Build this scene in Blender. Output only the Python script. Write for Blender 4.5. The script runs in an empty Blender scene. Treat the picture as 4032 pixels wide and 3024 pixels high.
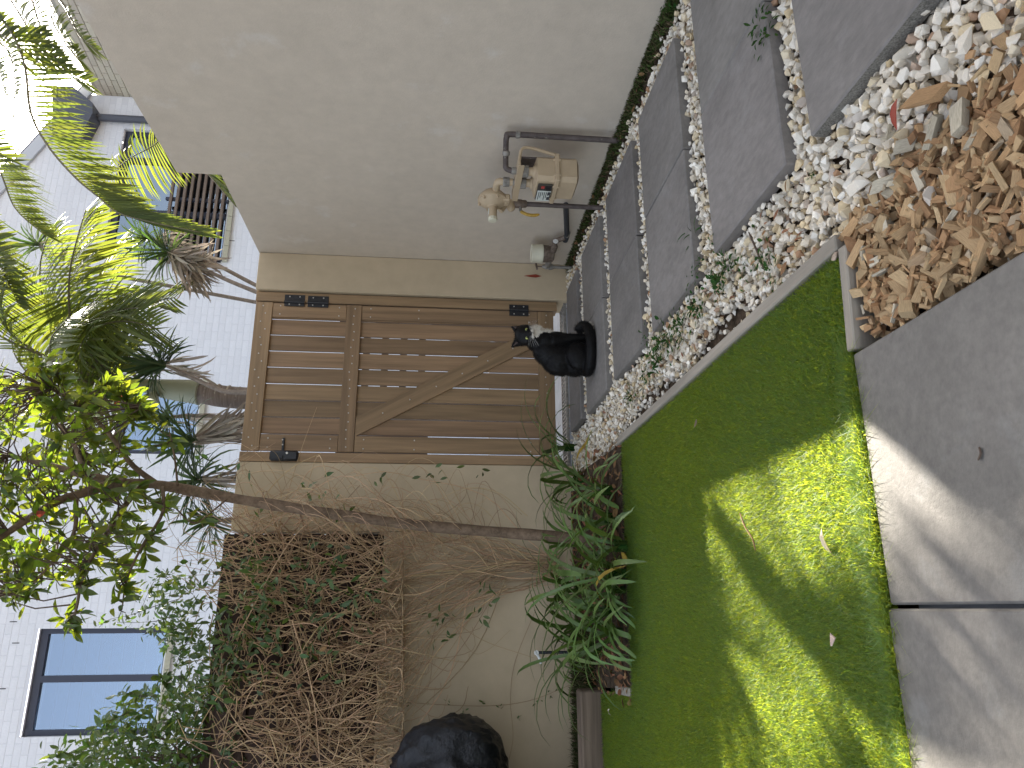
import bpy, bmesh, math, random
import numpy as np
from mathutils import Matrix, Vector

random.seed(11)
rng = np.random.default_rng(11)
SC = bpy.context.scene
COL = SC.collection

# ------------------------------------------------------------------ camera
# world: X to the right along the gate, Y away from the camera along the long wall, Z up
EYE = 0.85
F = 2879.37                                   # focal length in photo pixels (4032 wide)
AX = np.array([[0.95583679, -0.29281782, 0.02517446],
               [-0.00505905, -0.10203737, -0.9947677],
               [0.29385445, 0.95070821, -0.09901245]])   # right, down, forward of the upright picture
cam_data = bpy.data.cameras.new('camera')
cam = bpy.data.objects.new('camera', cam_data)
COL.objects.link(cam)
cam_data.sensor_width = 36.0
cam_data.lens = 36.0 * F / 4032.0
cam_data.clip_start = 0.02
cam_data.clip_end = 1000.0
# the phone was held upright but its picture is stored lying on its side: the camera is rolled a quarter turn
cam.matrix_world = Matrix((
    (AX[1][0], AX[0][0], -AX[2][0], 0.0),
    (AX[1][1], AX[0][1], -AX[2][1], 0.0),
    (AX[1][2], AX[0][2], -AX[2][2], EYE),
    (0, 0, 0, 1)))
SC.camera = cam

# ------------------------------------------------------------------ sky and sun
SUN = Vector((0.52949, 0.63370, 0.56396)).normalized()
EL = math.asin(SUN.z)
AZ = math.atan2(SUN.x, SUN.y)
world = bpy.data.worlds.new('World')
SC.world = world
world.use_nodes = True
wn = world.node_tree
sky = wn.nodes.new('ShaderNodeTexSky')
sky.sky_type = 'NISHITA'
sky.sun_disc = False
sky.sun_elevation = EL
sky.sun_rotation = AZ
sky.air_density = 1.0
sky.dust_density = 4.0
hz = wn.nodes.new('ShaderNodeHueSaturation')          # summer haze: a paler, less blue sky all round
hz.inputs['Saturation'].default_value = 0.5
wn.links.new(sky.outputs[0], hz.inputs['Color'])
wn.links.new(hz.outputs[0], wn.nodes['Background'].inputs[0])
wn.nodes['Background'].inputs[1].default_value = 0.09
sun_data = bpy.data.lights.new('sun', 'SUN')
sun_data.energy = 5.0
sun_data.angle = math.radians(0.53)
sun_data.color = (1.0, 0.93, 0.82)
sun = bpy.data.objects.new('sun', sun_data)
COL.objects.link(sun)
sun.location = SUN * 30
sun.rotation_euler = SUN.to_track_quat('Z', 'Y').to_euler()
SC.view_settings.view_transform = 'Standard'
SC.view_settings.look = 'None'
SC.view_settings.gamma = 1.0
SC.view_settings.use_curve_mapping = False
SC.view_settings.exposure = 2.5
SC.render.engine = 'CYCLES'
SC.cycles.use_denoising = True
SC.cycles.max_bounces = 8
SC.cycles.diffuse_bounces = 4
SC.cycles.transparent_max_bounces = 8
SC.cycles.sample_clamp_indirect = 6.0

# ------------------------------------------------------------------ helpers: picture point to place
def ray(x, y):
    return AX.T @ np.array([1512.0 - y, x - 2016.0, F])
def at_y(x, y, Y):
    w = ray(x, y); w = w * (Y / w[1]); return Vector((w[0], Y, w[2] + EYE))
def at_x(x, y, X):
    w = ray(x, y); w = w * (X / w[0]); return Vector((X, w[1], w[2] + EYE))
def at_z(x, y, Z=0.0):
    w = ray(x, y); w = w * ((Z - EYE) / w[2]); return Vector((w[0], w[1], Z))
def pix(P):
    P = np.atleast_2d(np.asarray(P, float)) - np.array([0, 0, EYE])
    c = P @ AX.T
    d = np.maximum(c[:, 2], 1e-3)
    return c[:, 1] / d * F + 2016, 1512 - c[:, 0] / d * F, c[:, 2]
def inpoly(x, y, poly):
    x = np.asarray(x); y = np.asarray(y)
    ins = np.zeros(x.shape, bool)
    j = len(poly) - 1
    for i in range(len(poly)):
        xi, yi = poly[i]; xj, yj = poly[j]
        c = ((yi > y) != (yj > y)) & (x < (xj - xi) * (y - yi) / ((yj - yi) or 1e-9) + xi)
        ins ^= c
        j = i
    return ins
def sample_poly(poly, n):
    xs = [p[0] for p in poly]; ys = [p[1] for p in poly]
    out = []
    while len(out) < n:
        x = rng.uniform(min(xs), max(xs), 400); y = rng.uniform(min(ys), max(ys), 400)
        k = inpoly(x, y, poly)
        out += list(zip(x[k], y[k]))
    return out[:n]

# ------------------------------------------------------------------ helpers: objects
WM = {}
def link(name, data, parent=None, mw=None):
    o = bpy.data.objects.new(name, data)
    COL.objects.link(o)
    mw = mw if mw is not None else Matrix()
    if parent is not None:
        o.parent = parent
        o.matrix_parent_inverse = WM[parent].inverted()
    o.matrix_basis = mw
    WM[o] = mw.copy()
    return o
def tag(o, label=None, cat=None, group=None, kind=None):
    if label: o['label'] = label
    if cat: o['category'] = cat
    if group: o['group'] = group
    if kind: o['kind'] = kind
    return o
def thing(name, label, cat, loc=(0, 0, 0), group=None):
    o = link(name, None, None, Matrix.Translation(Vector(loc)))
    o.empty_display_size = 0.1
    return tag(o, label, cat, group)
def mesh(name, verts, faces, mats, smooth=False, mi=None):
    me = bpy.data.meshes.new(name)
    me.from_pydata([tuple(v) for v in verts], [], [tuple(f) for f in faces])
    for m in (mats if isinstance(mats, (list, tuple)) else [mats]):
        me.materials.append(m)
    if smooth: me.polygons.foreach_set('use_smooth', [True] * len(me.polygons))
    if mi is not None: me.polygons.foreach_set('material_index', mi)
    return me
def bigmesh(name, V, Fa, mats, smooth=False, mi=None):
    V = np.ascontiguousarray(V, np.float32); Fa = np.ascontiguousarray(Fa, np.int32)
    me = bpy.data.meshes.new(name)
    n, k = Fa.shape
    me.vertices.add(len(V)); me.vertices.foreach_set('co', V.ravel())
    me.loops.add(n * k); me.loops.foreach_set('vertex_index', Fa.ravel())
    me.polygons.add(n)
    me.polygons.foreach_set('loop_start', np.arange(0, n * k, k, dtype=np.int32))
    me.polygons.foreach_set('loop_total', np.full(n, k, np.int32))
    for m in (mats if isinstance(mats, (list, tuple)) else [mats]):
        me.materials.append(m)
    me.polygons.foreach_set('use_smooth', np.full(n, bool(smooth)))
    if mi is not None: me.polygons.foreach_set('material_index', np.asarray(mi, np.int32))
    me.update(calc_edges=True)
    return me
def tris(faces):
    out = []
    for f in faces:
        for i in range(1, len(f) - 1): out.append((f[0], f[i], f[i + 1]))
    return np.array(out, np.int32)
def join_instances(name, temps, mats4, which, material, smooth=False):
    """temps: list of (verts, tri faces); mats4: (N,4,4); which: template index per instance"""
    Vs, Fs, off = [], [], 0
    which = np.asarray(which); mats4 = np.asarray(mats4)
    for t, (v, f) in enumerate(temps):
        k = np.where(which == t)[0]
        if not len(k): continue
        M = mats4[k]
        vh = np.c_[v, np.ones(len(v))]
        W = np.einsum('nij,vj->nvi', M, vh)[:, :, :3].reshape(-1, 3)
        fa = (f[None] + (np.arange(len(k)) * len(v))[:, None, None]).reshape(-1, 3) + off
        Vs.append(W); Fs.append(fa); off += len(W)
    return bigmesh(name, np.concatenate(Vs), np.concatenate(Fs), material, smooth)

class MB:
    def __init__(s): s.v = []; s.f = []
    def add(s, v, f):
        o = len(s.v); s.v += [tuple(p) for p in v]; s.f += [tuple(i + o for i in q) for q in f]; return s
    def box(s, lo, hi, b=0.0, M=None):
        lo = Vector(lo); hi = Vector(hi); c = (lo + hi) / 2; h = (hi - lo) / 2
        v, f = cbox(h.x, h.y, h.z, b)
        v = [Vector(p) + c for p in v]
        if M is not None: v = [M @ p for p in v]
        return s.add(v, f)
    def tube(s, pts, r, n=8, cap=True):
        v, f = tube(pts, r, n, cap); return s.add(v, f)
    def lathe(s, o, axis, prof, n=20):
        v, f = lathe(o, axis, prof, n); return s.add(v, f)
    def build(s, name, mat, parent=None, mw=None, smooth=False, normals=True):
        me = mesh(name, s.v, s.f, mat, smooth)
        if normals:
            bm = bmesh.new(); bm.from_mesh(me); bmesh.ops.recalc_face_normals(bm, faces=bm.faces); bm.to_mesh(me); bm.free()
        if smooth == 'auto':
            me.set_sharp_from_angle(angle=math.radians(40))
        return link(name, me, parent, mw)
def cbox(hx, hy, hz, b=0.0):
    if b <= 0:
        v = [(sx * hx, sy * hy, sz * hz) for sx in (-1, 1) for sy in (-1, 1) for sz in (-1, 1)]
        return v, [(0, 1, 3, 2), (4, 6, 7, 5), (0, 4, 5, 1), (2, 3, 7, 6), (0, 2, 6, 4), (1, 5, 7, 3)]
    b = min(b, hx * .9, hy * .9, hz * .9)
    v = []; idx = {}
    for sx in (-1, 1):
        for sy in (-1, 1):
            for sz in (-1, 1):
                idx[sx, sy, sz] = len(v)
                v += [(sx * hx, sy * (hy - b), sz * (hz - b)), (sx * (hx - b), sy * hy, sz * (hz - b)), (sx * (hx - b), sy * (hy - b), sz * hz)]
    f = []
    for s in (-1, 1):
        f.append([idx[s, a, c] for a, c in ((-1, -1), (1, -1), (1, 1), (-1, 1))])
        f.append([idx[a, s, c] + 1 for a, c in ((-1, -1), (1, -1), (1, 1), (-1, 1))])
        f.append([idx[a, c, s] + 2 for a, c in ((-1, -1), (1, -1), (1, 1), (-1, 1))])
    for p in (-1, 1):
        for q in (-1, 1):
            f.append((idx[p, q, -1], idx[p, q, 1], idx[p, q, 1] + 1, idx[p, q, -1] + 1))
            f.append((idx[p, -1, q], idx[p, 1, q], idx[p, 1, q] + 2, idx[p, -1, q] + 2))
            f.append((idx[-1, p, q] + 1, idx[1, p, q] + 1, idx[1, p, q] + 2, idx[-1, p, q] + 2))
    for k in idx.values(): f.append((k, k + 1, k + 2))
    return v, f
def tube(pts, r, n=8, cap=True):
    pts = [Vector(p) for p in pts]
    rs = list(r) if hasattr(r, '__len__') else [r] * len(pts)
    v, f = [], []
    up = Vector((0.123, 0.31, 0.94)).normalized(); prev = None
    for i, p in enumerate(pts):
        t = (pts[min(i + 1, len(pts) - 1)] - pts[max(i - 1, 0)])
        t = t.normalized() if t.length > 1e-9 else Vector((0, 0, 1))
        if prev is None:
            u = up - t * up.dot(t)
            if u.length < 1e-3: u = Vector((1, 0, 0)) - t * t.x
        else:
            u = prev - t * prev.dot(t)
        u.normalize(); prev = u
        w = t.cross(u)
        for k in range(n):
            a = 2 * math.pi * k / n
            v.append(p + (u * math.cos(a) + w * math.sin(a)) * rs[i])
    for i in range(len(pts) - 1):
        for k in range(n):
            a = i * n + k; b = i * n + (k + 1) % n
            f.append((a, b, b + n, a + n))
    if cap:
        f.append(tuple(range(n))[::-1]); f.append(tuple(range((len(pts) - 1) * n, len(pts) * n)))
    return v, f
def lathe(o, axis, prof, n=20):
    o = Vector(o); axis = Vector(axis).normalized()
    u = axis.orthogonal().normalized(); w = axis.cross(u)
    v, f = [], []
    for (r, z) in prof:
        for k in range(n):
            a = 2 * math.pi * k / n
            v.append(o + axis * z + (u * math.cos(a) + w * math.sin(a)) * r)
    for i in range(len(prof) - 1):
        for k in range(n):
            a = i * n + k; b = i * n + (k + 1) % n
            f.append((a, b, b + n, a + n))
    f.append(tuple(range(n))[::-1]); f.append(tuple(range((len(prof) - 1) * n, len(prof) * n)))
    return v, f
def spline(pts, n):
    P = [Vector(p) for p in pts]
    P = [P[0] * 2 - P[1]] + P + [P[-1] * 2 - P[-2]]
    m = len(P) - 3; out = []
    for i in range(n):
        t = i / (n - 1) * m; k = min(int(t), m - 1); t -= k
        a, b, c, d = P[k:k + 4]
        out.append(0.5 * ((2 * b) + (c - a) * t + (2 * a - 5 * b + 4 * c - d) * t * t + (3 * b - a - 3 * c + d) * t ** 3))
    return out
def basis(d, up, loc, s=1.0):
    """matrix whose local Y runs along d and whose local Z leans to up"""
    y = Vector(d).normalized(); x = y.cross(Vector(up))
    if x.length < 1e-4: x = y.orthogonal()
    x.normalize(); z = x.cross(y)
    M = Matrix(((x.x, y.x, z.x, 0), (x.y, y.y, z.y, 0), (x.z, y.z, z.z, 0), (0, 0, 0, 1)))
    return Matrix.Translation(Vector(loc)) @ M @ Matrix.Diagonal((s, s, s, 1))
def rdir():
    v = Vector(rng.normal(size=3)); return v.normalized()

# ------------------------------------------------------------------ helpers: materials
def M(name, col, rough=0.6, spec=0.4, noise=None, bump=None, rnd=None, ramp=None, trans=0.0, tcol=None, metal=0.0,
      stretch=None, off=False, stain=None, noise2=None, sheen=0.0, tone=None):
    m = bpy.data.materials.new(name); m.use_nodes = True
    nt = m.node_tree; N = nt.nodes; L = nt.links
    bs = N['Principled BSDF']; out = N['Material Output']
    bs.inputs['Roughness'].default_value = rough
    bs.inputs['Specular IOR Level'].default_value = spec
    bs.inputs['Metallic'].default_value = metal
    if sheen: bs.inputs['Sheen Weight'].default_value = sheen
    tc = N.new('ShaderNodeTexCoord'); co = tc.outputs['Object']
    oi = N.new('ShaderNodeObjectInfo')
    if off:
        sc_ = N.new('ShaderNodeMath'); sc_.operation = 'MULTIPLY'; sc_.inputs[1].default_value = 37.0; L.new(oi.outputs['Random'], sc_.inputs[0])
        ad = N.new('ShaderNodeVectorMath'); ad.operation = 'ADD'; L.new(co, ad.inputs[0]); L.new(sc_.outputs[0], ad.inputs[1]); co = ad.outputs[0]
    if stretch:
        mp = N.new('ShaderNodeMapping'); mp.inputs['Scale'].default_value = stretch; L.new(co, mp.inputs[0]); co = mp.outputs[0]
    def tex(scale, detail=5, rough_=0.6, vec=None):
        t = N.new('ShaderNodeTexNoise'); t.inputs['Scale'].default_value = scale; t.inputs['Detail'].default_value = detail
        t.inputs['Roughness'].default_value = rough_; L.new(vec if vec is not None else co, t.inputs['Vector']); return t.outputs['Fac']
    def mix(kind, fac, a, b):
        x = N.new('ShaderNodeMix'); x.data_type = 'RGBA'; x.blend_type = kind
        for s_, val in ((0, fac), (6, a), (7, b)):
            if hasattr(val, 'is_linked') or hasattr(val, 'links'): L.new(val, x.inputs[s_])
            elif isinstance(val, (int, float)): x.inputs[s_].default_value = val
            else: x.inputs[s_].default_value = (*val, 1)
        return x.outputs[2]
    def mrange(v, a, b, c, d):
        x = N.new('ShaderNodeMapRange'); L.new(v, x.inputs[0])
        for i, q in enumerate((a, b, c, d)): x.inputs[i + 1].default_value = q
        return x.outputs[0]
    rand = None
    if rnd or ramp:
        ge = N.new('ShaderNodeNewGeometry')
        a = N.new('ShaderNodeMath'); a.operation = 'ADD'; L.new(oi.outputs['Random'], a.inputs[0]); L.new(ge.outputs['Random Per Island'], a.inputs[1])
        b = N.new('ShaderNodeMath'); b.operation = 'FRACT'; L.new(a.outputs[0], b.inputs[0]); rand = b.outputs[0]
    if ramp:
        r = N.new('ShaderNodeValToRGB'); L.new(rand, r.inputs[0])
        el = r.color_ramp.elements
        while len(el) < len(ramp): el.new(0.5)
        for e, (p, c) in zip(el, ramp): e.position = p; e.color = (*c, 1)
        c = r.outputs[0]
    else:
        g = N.new('ShaderNodeRGB'); g.outputs[0].default_value = (*col, 1); c = g.outputs[0]
    if rnd:
        hs = N.new('ShaderNodeHueSaturation'); L.new(c, hs.inputs['Color'])
        w = N.new('ShaderNodeTexWhiteNoise'); w.noise_dimensions = '1D'; L.new(rand, w.inputs['W'])
        L.new(mrange(rand, 0, 1, 0.5 - rnd[0], 0.5 + rnd[0]), hs.inputs['Hue'])
        L.new(mrange(w.outputs['Value'], 0, 1, 1 - rnd[2], 1 + rnd[2]), hs.inputs['Value'])
        hs.inputs['Saturation'].default_value = 1.0 if len(rnd) < 4 else rnd[3]
        c = hs.outputs[0]
    if noise:
        f_ = mrange(tex(noise[0], noise[2] if len(noise) > 2 else 6), 0.3, 0.7, 1 - noise[1], 1 + noise[1])
        c = mix('MULTIPLY', 1.0, c, f_)
    if noise2:
        f_ = mrange(tex(noise2[0], 4), 0.3, 0.7, 1 - noise2[1], 1 + noise2[1])
        c = mix('MULTIPLY', 1.0, c, f_)
    if stain:                                       # (scale, threshold, softness, colour, strength)
        f_ = mrange(tex(stain[0], 7, 0.65, tc.outputs['Object']), stain[1], stain[1] + stain[2], 0, stain[4])
        c = mix('MIX', f_, c, stain[3])
    L.new(c, bs.inputs['Base Color'])
    if bump:
        bp = N.new('ShaderNodeBump'); bp.inputs['Strength'].default_value = bump[1]; bp.inputs['Distance'].default_value = bump[2]
        L.new(tex(bump[0], 8, 0.65), bp.inputs['Height']); L.new(bp.outputs[0], bs.inputs['Normal'])
    if trans:
        tr = N.new('ShaderNodeBsdfTranslucent')
        if tcol:
            L.new(mix('MULTIPLY', 1.0, c, tcol), tr.inputs[0])
        else: L.new(c, tr.inputs[0])
        mx = N.new('ShaderNodeMixShader'); mx.inputs[0].default_value = trans
        L.new(bs.outputs[0], mx.inputs[1]); L.new(tr.outputs[0], mx.inputs[2]); L.new(mx.outputs[0], out.inputs[0])
    return m

m_soil = M('soil', (0.085, 0.060, 0.041), 0.95, 0.1, noise=(30, .6), bump=(60, .8, .02))
m_render = M('wall_render', (0.57, 0.49, 0.395), 0.9, 0.15, noise=(1.1, .05), noise2=(14, .05), bump=(120, .3, .004), stain=(3.1, .60, .10, (0.66, 0.62, 0.57), .5))
m_pier = M('pier_render', (0.50, 0.40, 0.27), 0.9, 0.15, noise=(1.7, .07), noise2=(11, .04), bump=(180, .18, .004))
m_paver = M('paver_stone', (0.195, 0.178, 0.162), 0.62, 0.35, noise=(5, .2), noise2=(55, .14), bump=(75, .4, .004), stretch=(1, .45, 1), off=True, rnd=(0.01, 0, .07), stain=(7, .58, .12, (0.27, 0.255, 0.24), .5))
m_tile = M('terrace_tile', (0.122, 0.113, 0.101), 0.6, 0.35, noise=(3, .2), noise2=(60, .16), bump=(140, .35, .003), off=True, stain=(5, .55, .14, (0.19, 0.19, 0.185), .55))
m_speck = M('cut_tile_edge', (0.17, 0.16, 0.14), 0.8, 0.3, noise=(260, .6), bump=(200, .3, .003))
m_timber = M('weathered_timber', (0.30, 0.265, 0.215), 0.85, 0.15, noise=(26, .28), noise2=(4, .16), bump=(60, .35, .004), stretch=(1, .06, 1), off=True)
m_sleeper = M('old_sleeper', (0.155, 0.115, 0.085), 0.85, 0.15, noise=(26, .35), noise2=(4, .2), bump=(60, .4, .006), stretch=(.06, 1, 1), off=True)
m_gate = M('gate_hardwood', (0.255, 0.162, 0.088), 0.55, 0.3, noise=(34, .24), noise2=(6, .18), bump=(90, .2, .002), stretch=(1, 1, .05), off=True, rnd=(.005, 0, .12))
m_fence = M('fence_board', (0.05, 0.033, 0.026), 0.8, 0.15, noise=(34, .3), noise2=(5, .2), bump=(70, .3, .004), stretch=(.06, 1, 1), off=True, rnd=(.01, 0, .2))
m_black = M('black_metal', (0.018, 0.018, 0.02), 0.45, 0.4, noise=(40, .3))
m_steel = M('steel_screw', (0.55, 0.52, 0.46), 0.4, 0.5, metal=0.6)
m_meter = M('meter_paint', (0.46, 0.35, 0.225), 0.5, 0.4, noise=(14, .07), stain=(20, .66, .1, (0.28, 0.2, 0.13), .5))
m_galv = M('galvanised', (0.26, 0.24, 0.21), 0.6, 0.4, noise=(40, .35), metal=0.3)
m_pipe = M('painted_pipe', (0.095, 0.075, 0.068), 0.6, 0.35, noise=(30, .35), stain=(26, .62, .06, (0.32, 0.30, 0.24), .6))
m_poly = M('black_poly_pipe', (0.03, 0.033, 0.038), 0.5, 0.4, noise=(40, .2))
m_yellow = M('yellow_handle', (0.42, 0.25, 0.035), 0.5, 0.4, noise=(60, .35))
m_cap = M('cream_plastic', (0.62, 0.58, 0.44), 0.45, 0.4, noise=(12, .06))
m_label = M('meter_label', (0.62, 0.64, 0.58), 0.4, 0.4, noise=(90, .05))
m_glassy = M('meter_window', (0.05, 0.045, 0.04), 0.15, 0.5)
m_ink = M('printed_ink', (0.05, 0.05, 0.055), 0.5)
m_red = M('red_seal', (0.45, 0.06, 0.05), 0.5)
m_brass = M('aged_brass', (0.17, 0.13, 0.10), 0.55, 0.4, noise=(60, .4), metal=.3)
m_white = M('white_plastic', (0.78, 0.77, 0.73), 0.5)
m_brick = M('white_painted_brick', (0.80, 0.81, 0.83), 0.75, 0.2, rnd=(0.0, 0, .03), noise=(30, .04), bump=(50, .35, .006))
m_joint = M('painted_mortar', (0.74, 0.75, 0.775), 0.9, 0.1)
m_cream = M('cream_brick', (0.55, 0.50, 0.40), 0.85, 0.15, rnd=(.01, 0, .08), noise=(30, .1), bump=(50, .4, .006))
m_cjoint = M('cream_mortar', (0.40, 0.37, 0.31), 0.9, 0.1)
m_sill = M('sill_brick', (0.52, 0.50, 0.38), 0.8, 0.2, noise=(20, .1))
m_slate = M('window_frame_paint', (0.045, 0.05, 0.075), 0.45, 0.4)
m_gutter = M('gutter_paint', (0.09, 0.095, 0.115), 0.5, 0.4)
m_blind = M('white_blind', (0.62, 0.64, 0.62), 0.7, 0.2)
m_room = M('dark_room', (0.03, 0.03, 0.035), 0.9)
m_slat = M('brown_louvre', (0.20, 0.15, 0.115), 0.6, 0.3, noise=(40, .2), stretch=(.1, 1, 1))
m_fascia = M('grey_fascia', (0.55, 0.57, 0.60), 0.6)
m_conc = M('pale_concrete', (0.42, 0.43, 0.45), 0.9, .2, noise=(8, .15), bump=(80, .3, .004))
m_lattice = M('dark_lattice', (0.10, 0.075, 0.06), 0.8)
m_bag = M('black_plastic_bag', (0.010, 0.011, 0.015), 0.24, 0.5, bump=(14, .8, .04))
m_stone = M('white_pebble', None, 0.75, 0.25, noise=(45, .22), bump=(90, .4, .003), off=True, rnd=(.006, 0, .10),
            ramp=[(0.0, (0.66, 0.59, 0.46)), (0.3, (0.76, 0.69, 0.57)), (0.55, (0.82, 0.77, 0.67)), (0.72, (0.62, 0.48, 0.29)), (0.86, (0.70, 0.58, 0.40)), (0.93, (0.54, 0.50, 0.44)), (0.985, (0.38, 0.21, 0.12))])
m_chip = M('wood_chip', None, 0.8, 0.15, noise=(38, .25), bump=(110, .5, .003), stretch=(1, .1, 1), off=True, rnd=(.008, 0, .2),
           ramp=[(0.0, (0.28, 0.165, 0.078)), (0.4, (0.37, 0.235, 0.118)), (0.75, (0.46, 0.325, 0.185)), (0.88, (0.28, 0.165, 0.085)), (0.95, (0.44, 0.38, 0.29))])
m_grass = M('lawn_blade', (0.070, 0.138, 0.036), 0.5, 0.3, rnd=(.018, 0, .24), trans=0.5, tcol=(7.5, 4.4, 1.2))
m_lawn = M('lawn_base', (0.035, 0.05, 0.014), 0.95, .05, noise=(200, .5))
m_moss = M('moss', None, 0.9, .1, rnd=(.02, 0, .4), ramp=[(0, (.030, .045, .014)), (.5, (.055, .085, .022)), (.75, (.075, .055, .032)), (.9, (.12, .08, .05))])
m_weed = M('weed_leaf', (0.034, 0.080, 0.015), 0.75, .12, rnd=(.03, 0, .3), trans=.3)
m_agap = M('strap_leaf', (0.105, 0.165, 0.040), 0.38, 0.45, rnd=(.02, 0, .3), noise=(7, .15), trans=.18, tcol=(1.3, 1.5, .6))
m_agy = M('yellow_strap_leaf', (0.36, 0.24, 0.035), 0.5, 0.35, noise=(9, .3), trans=.2)
m_leaf = M('tree_leaf', (0.068, 0.102, 0.028), 0.4, 0.4, rnd=(.03, 0, .35), trans=.45, tcol=(3.2, 2.7, .55))
m_redleaf = M('red_leaf', (0.32, 0.06, 0.035), 0.5, .3, trans=.3)
m_bark = M('tree_bark', (0.165, 0.115, 0.078), 0.9, .15, noise=(22, .35), noise2=(70, .2), bump=(60, .7, .008), stain=(9, .58, .12, (0.17, 0.14, 0.075), .6))
m_twig = M('twig', (0.10, 0.07, 0.052), 0.85, .2)
m_stem = M('dry_vine_stem', (0.42, 0.285, 0.165), 0.75, .25, rnd=(.015, 0, .35), noise=(60, .15))
m_vleaf = M('vine_leaf', (0.078, 0.122, 0.045), 0.42, 0.45, rnd=(.04, 0, .35), trans=.35, tcol=(2.0, 1.9, .6))
m_palm = M('palm_leaflet', (0.085, 0.110, 0.040), 0.55, 0.25, rnd=(.02, 0, .25), trans=.42, tcol=(2.5, 2.3, .7))
m_rach = M('palm_rachis', (0.115, 0.10, 0.05), 0.5, .4, noise=(20, .2))
m_shaft = M('palm_crownshaft', (0.30, 0.31, 0.22), 0.5, .4, noise=(8, .15), stretch=(1, 1, .2))
m_ptrunk = M('palm_trunk', (0.20, 0.16, 0.135), 0.8, .2, noise=(20, .3), stretch=(.3, .3, 3), bump=(30, .4, .01))
m_drac = M('dracaena_leaf', (0.050, 0.082, 0.034), 0.4, .4, rnd=(.03, 0, .3), trans=.25, tcol=(1.8, 1.8, .6))
m_dead = M('dead_leaf', (0.36, 0.31, 0.25), 0.85, .15, rnd=(.02, 0, .3), trans=.15)
m_dstem = M('dracaena_stem', (0.24, 0.20, 0.165), 0.85, .2, noise=(40, .25))
m_brown = M('brown_leaf', (0.26, 0.135, 0.065), 0.7, .25, rnd=(.02, 0, .3), trans=.15)
m_pink = M('pink_leaf', (0.55, 0.38, 0.36), 0.6, .3, noise=(60, .15), trans=.2)
m_straw = M('pale_straw', (0.72, 0.60, 0.44), 0.6, .3, trans=.2)
def pane_mat():
    m = bpy.data.materials.new('window_glass'); m.use_nodes = True
    N = m.node_tree.nodes; L = m.node_tree.links
    N.remove(N['Principled BSDF'])
    t = N.new('ShaderNodeBsdfTransparent'); t.inputs[0].default_value = (.40, .52, .66, 1)
    g = N.new('ShaderNodeBsdfGlossy'); g.inputs['Roughness'].default_value = 0.02; g.inputs[0].default_value = (.74, .85, .96, 1)
    f = N.new('ShaderNodeFresnel'); f.inputs[0].default_value = 1.9
    a = N.new('ShaderNodeMath'); a.operation = 'MULTIPLY_ADD'; a.inputs[1].default_value = 1.5; a.inputs[2].default_value = 0.16; a.use_clamp = True
    L.new(f.outputs[0], a.inputs[0])
    x = N.new('ShaderNodeMixShader'); L.new(a.outputs[0], x.inputs[0]); L.new(t.outputs[0], x.inputs[1]); L.new(g.outputs[0], x.inputs[2])
    L.new(x.outputs[0], N['Material Output'].inputs[0])
    return m
m_pane = pane_mat()

# ================================================================== STRUCTURE
XW = 2.32            # face of the long wall
GY = 4.65            # face of the gate
def sheet(name, poly, z, mat, kind='structure', zb=None):
    """flat polygon at z (a slab down to zb if given)"""
    mb = MB(); n = len(poly)
    if zb is None: mb.add([(x, y, z) for x, y in poly], [tuple(range(n))])
    else:
        mb.add([(x, y, z) for x, y in poly] + [(x, y, zb) for x, y in poly],
               [tuple(range(n)), tuple(range(n, 2 * n))[::-1]] + [(i, (i + 1) % n, (i + 1) % n + n, i + n) for i in range(n)])
    o = mb.build(name, mat)
    if kind: o['kind'] = kind
    return o
ground = sheet('ground', [(-150, -150), (150, -150), (150, 150), (-150, 150)], -0.075, m_soil)
lane = sheet('lane_paving', [(-8, 4.86), (14, 4.86), (14, 11.98), (-8, 11.98)], -0.01, m_conc, zb=-.07)

# ---- walls
def wall_block(mb, x0, x1, y0, y1, z0, z1): mb.box((x0, y0, z0), (x1, y1, z1), 0.006)
t = thing('boundary_wall', 'long beige rendered garden wall with a stepped top beside the paved path', 'wall', (XW, 2, 0))
mb = MB()
# one profile with a step, extruded through the wall's thickness
prof = [(-3.0, -.07), (4.90, -.07), (4.90, 2.088), (3.698, 2.088), (3.698, 2.326), (-3.0, 2.326)]
n = len(prof)
mb.add([(XW, y, z) for y, z in prof] + [(XW + .2, y, z) for y, z in prof],
       [tuple(range(n)), tuple(range(n, 2 * n))] + [(i, (i + 1) % n, (i + 1) % n + n, i + n) for i in range(n)])
wo = mb.build('render_face', m_render, t)
t = thing('gate_pier', 'narrow rendered pier between the long wall and the gate hinges', 'wall', (2.18, 4.72, 0))
mb = MB(); mb.box((2.048, 4.622, -.07), (XW - .002, 4.86, 2.084), .004); mb.build('render_face', m_pier, t)
t = thing('rear_wall', 'rendered wall left of the gate, tall beside the gate and waist high behind the plants', 'wall', (0, 4.75, 0))
mb = MB(); mb.box((.462, GY, -.07), (.888, 4.86, 2.087), .004); mb.build('pillar', m_pier, t)
mb = MB(); mb.box((-4.5, GY + .003, -.07), (.460, 4.857, 1.166), .004); mb.build('low_wall', m_pier, t)

# ---- timber fence on the low wall
t = thing('timber_fence', 'dark timber board fence standing on the low wall behind dry vines', 'fence', (-1, 4.75, 1.17))
z = 1.1675
for i in range(5):
    h = 0.17
    mb = MB(); mb.box((-4.4, 4.72 + .004 * (i % 2), z), (.452, 4.745 + .004 * (i % 2), z + h), .003)
    mb.build('board', m_fence, t)
    mb = MB(); mb.box((-4.4, 4.754, z + h - .05), (.450, 4.7585, z + h + .066), .001); mb.build('gap_backing', m_fence, t); z += h + .016  # added strips behind the gaps block the bright house, keeping the gaps dark
for x in (.36, -.62, -1.6, -2.6, -3.6):
    mb = MB(); mb.box((x, 4.76, 1.168), (x + .08, 4.84, z), .003); mb.build('post', m_fence, t)

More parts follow.
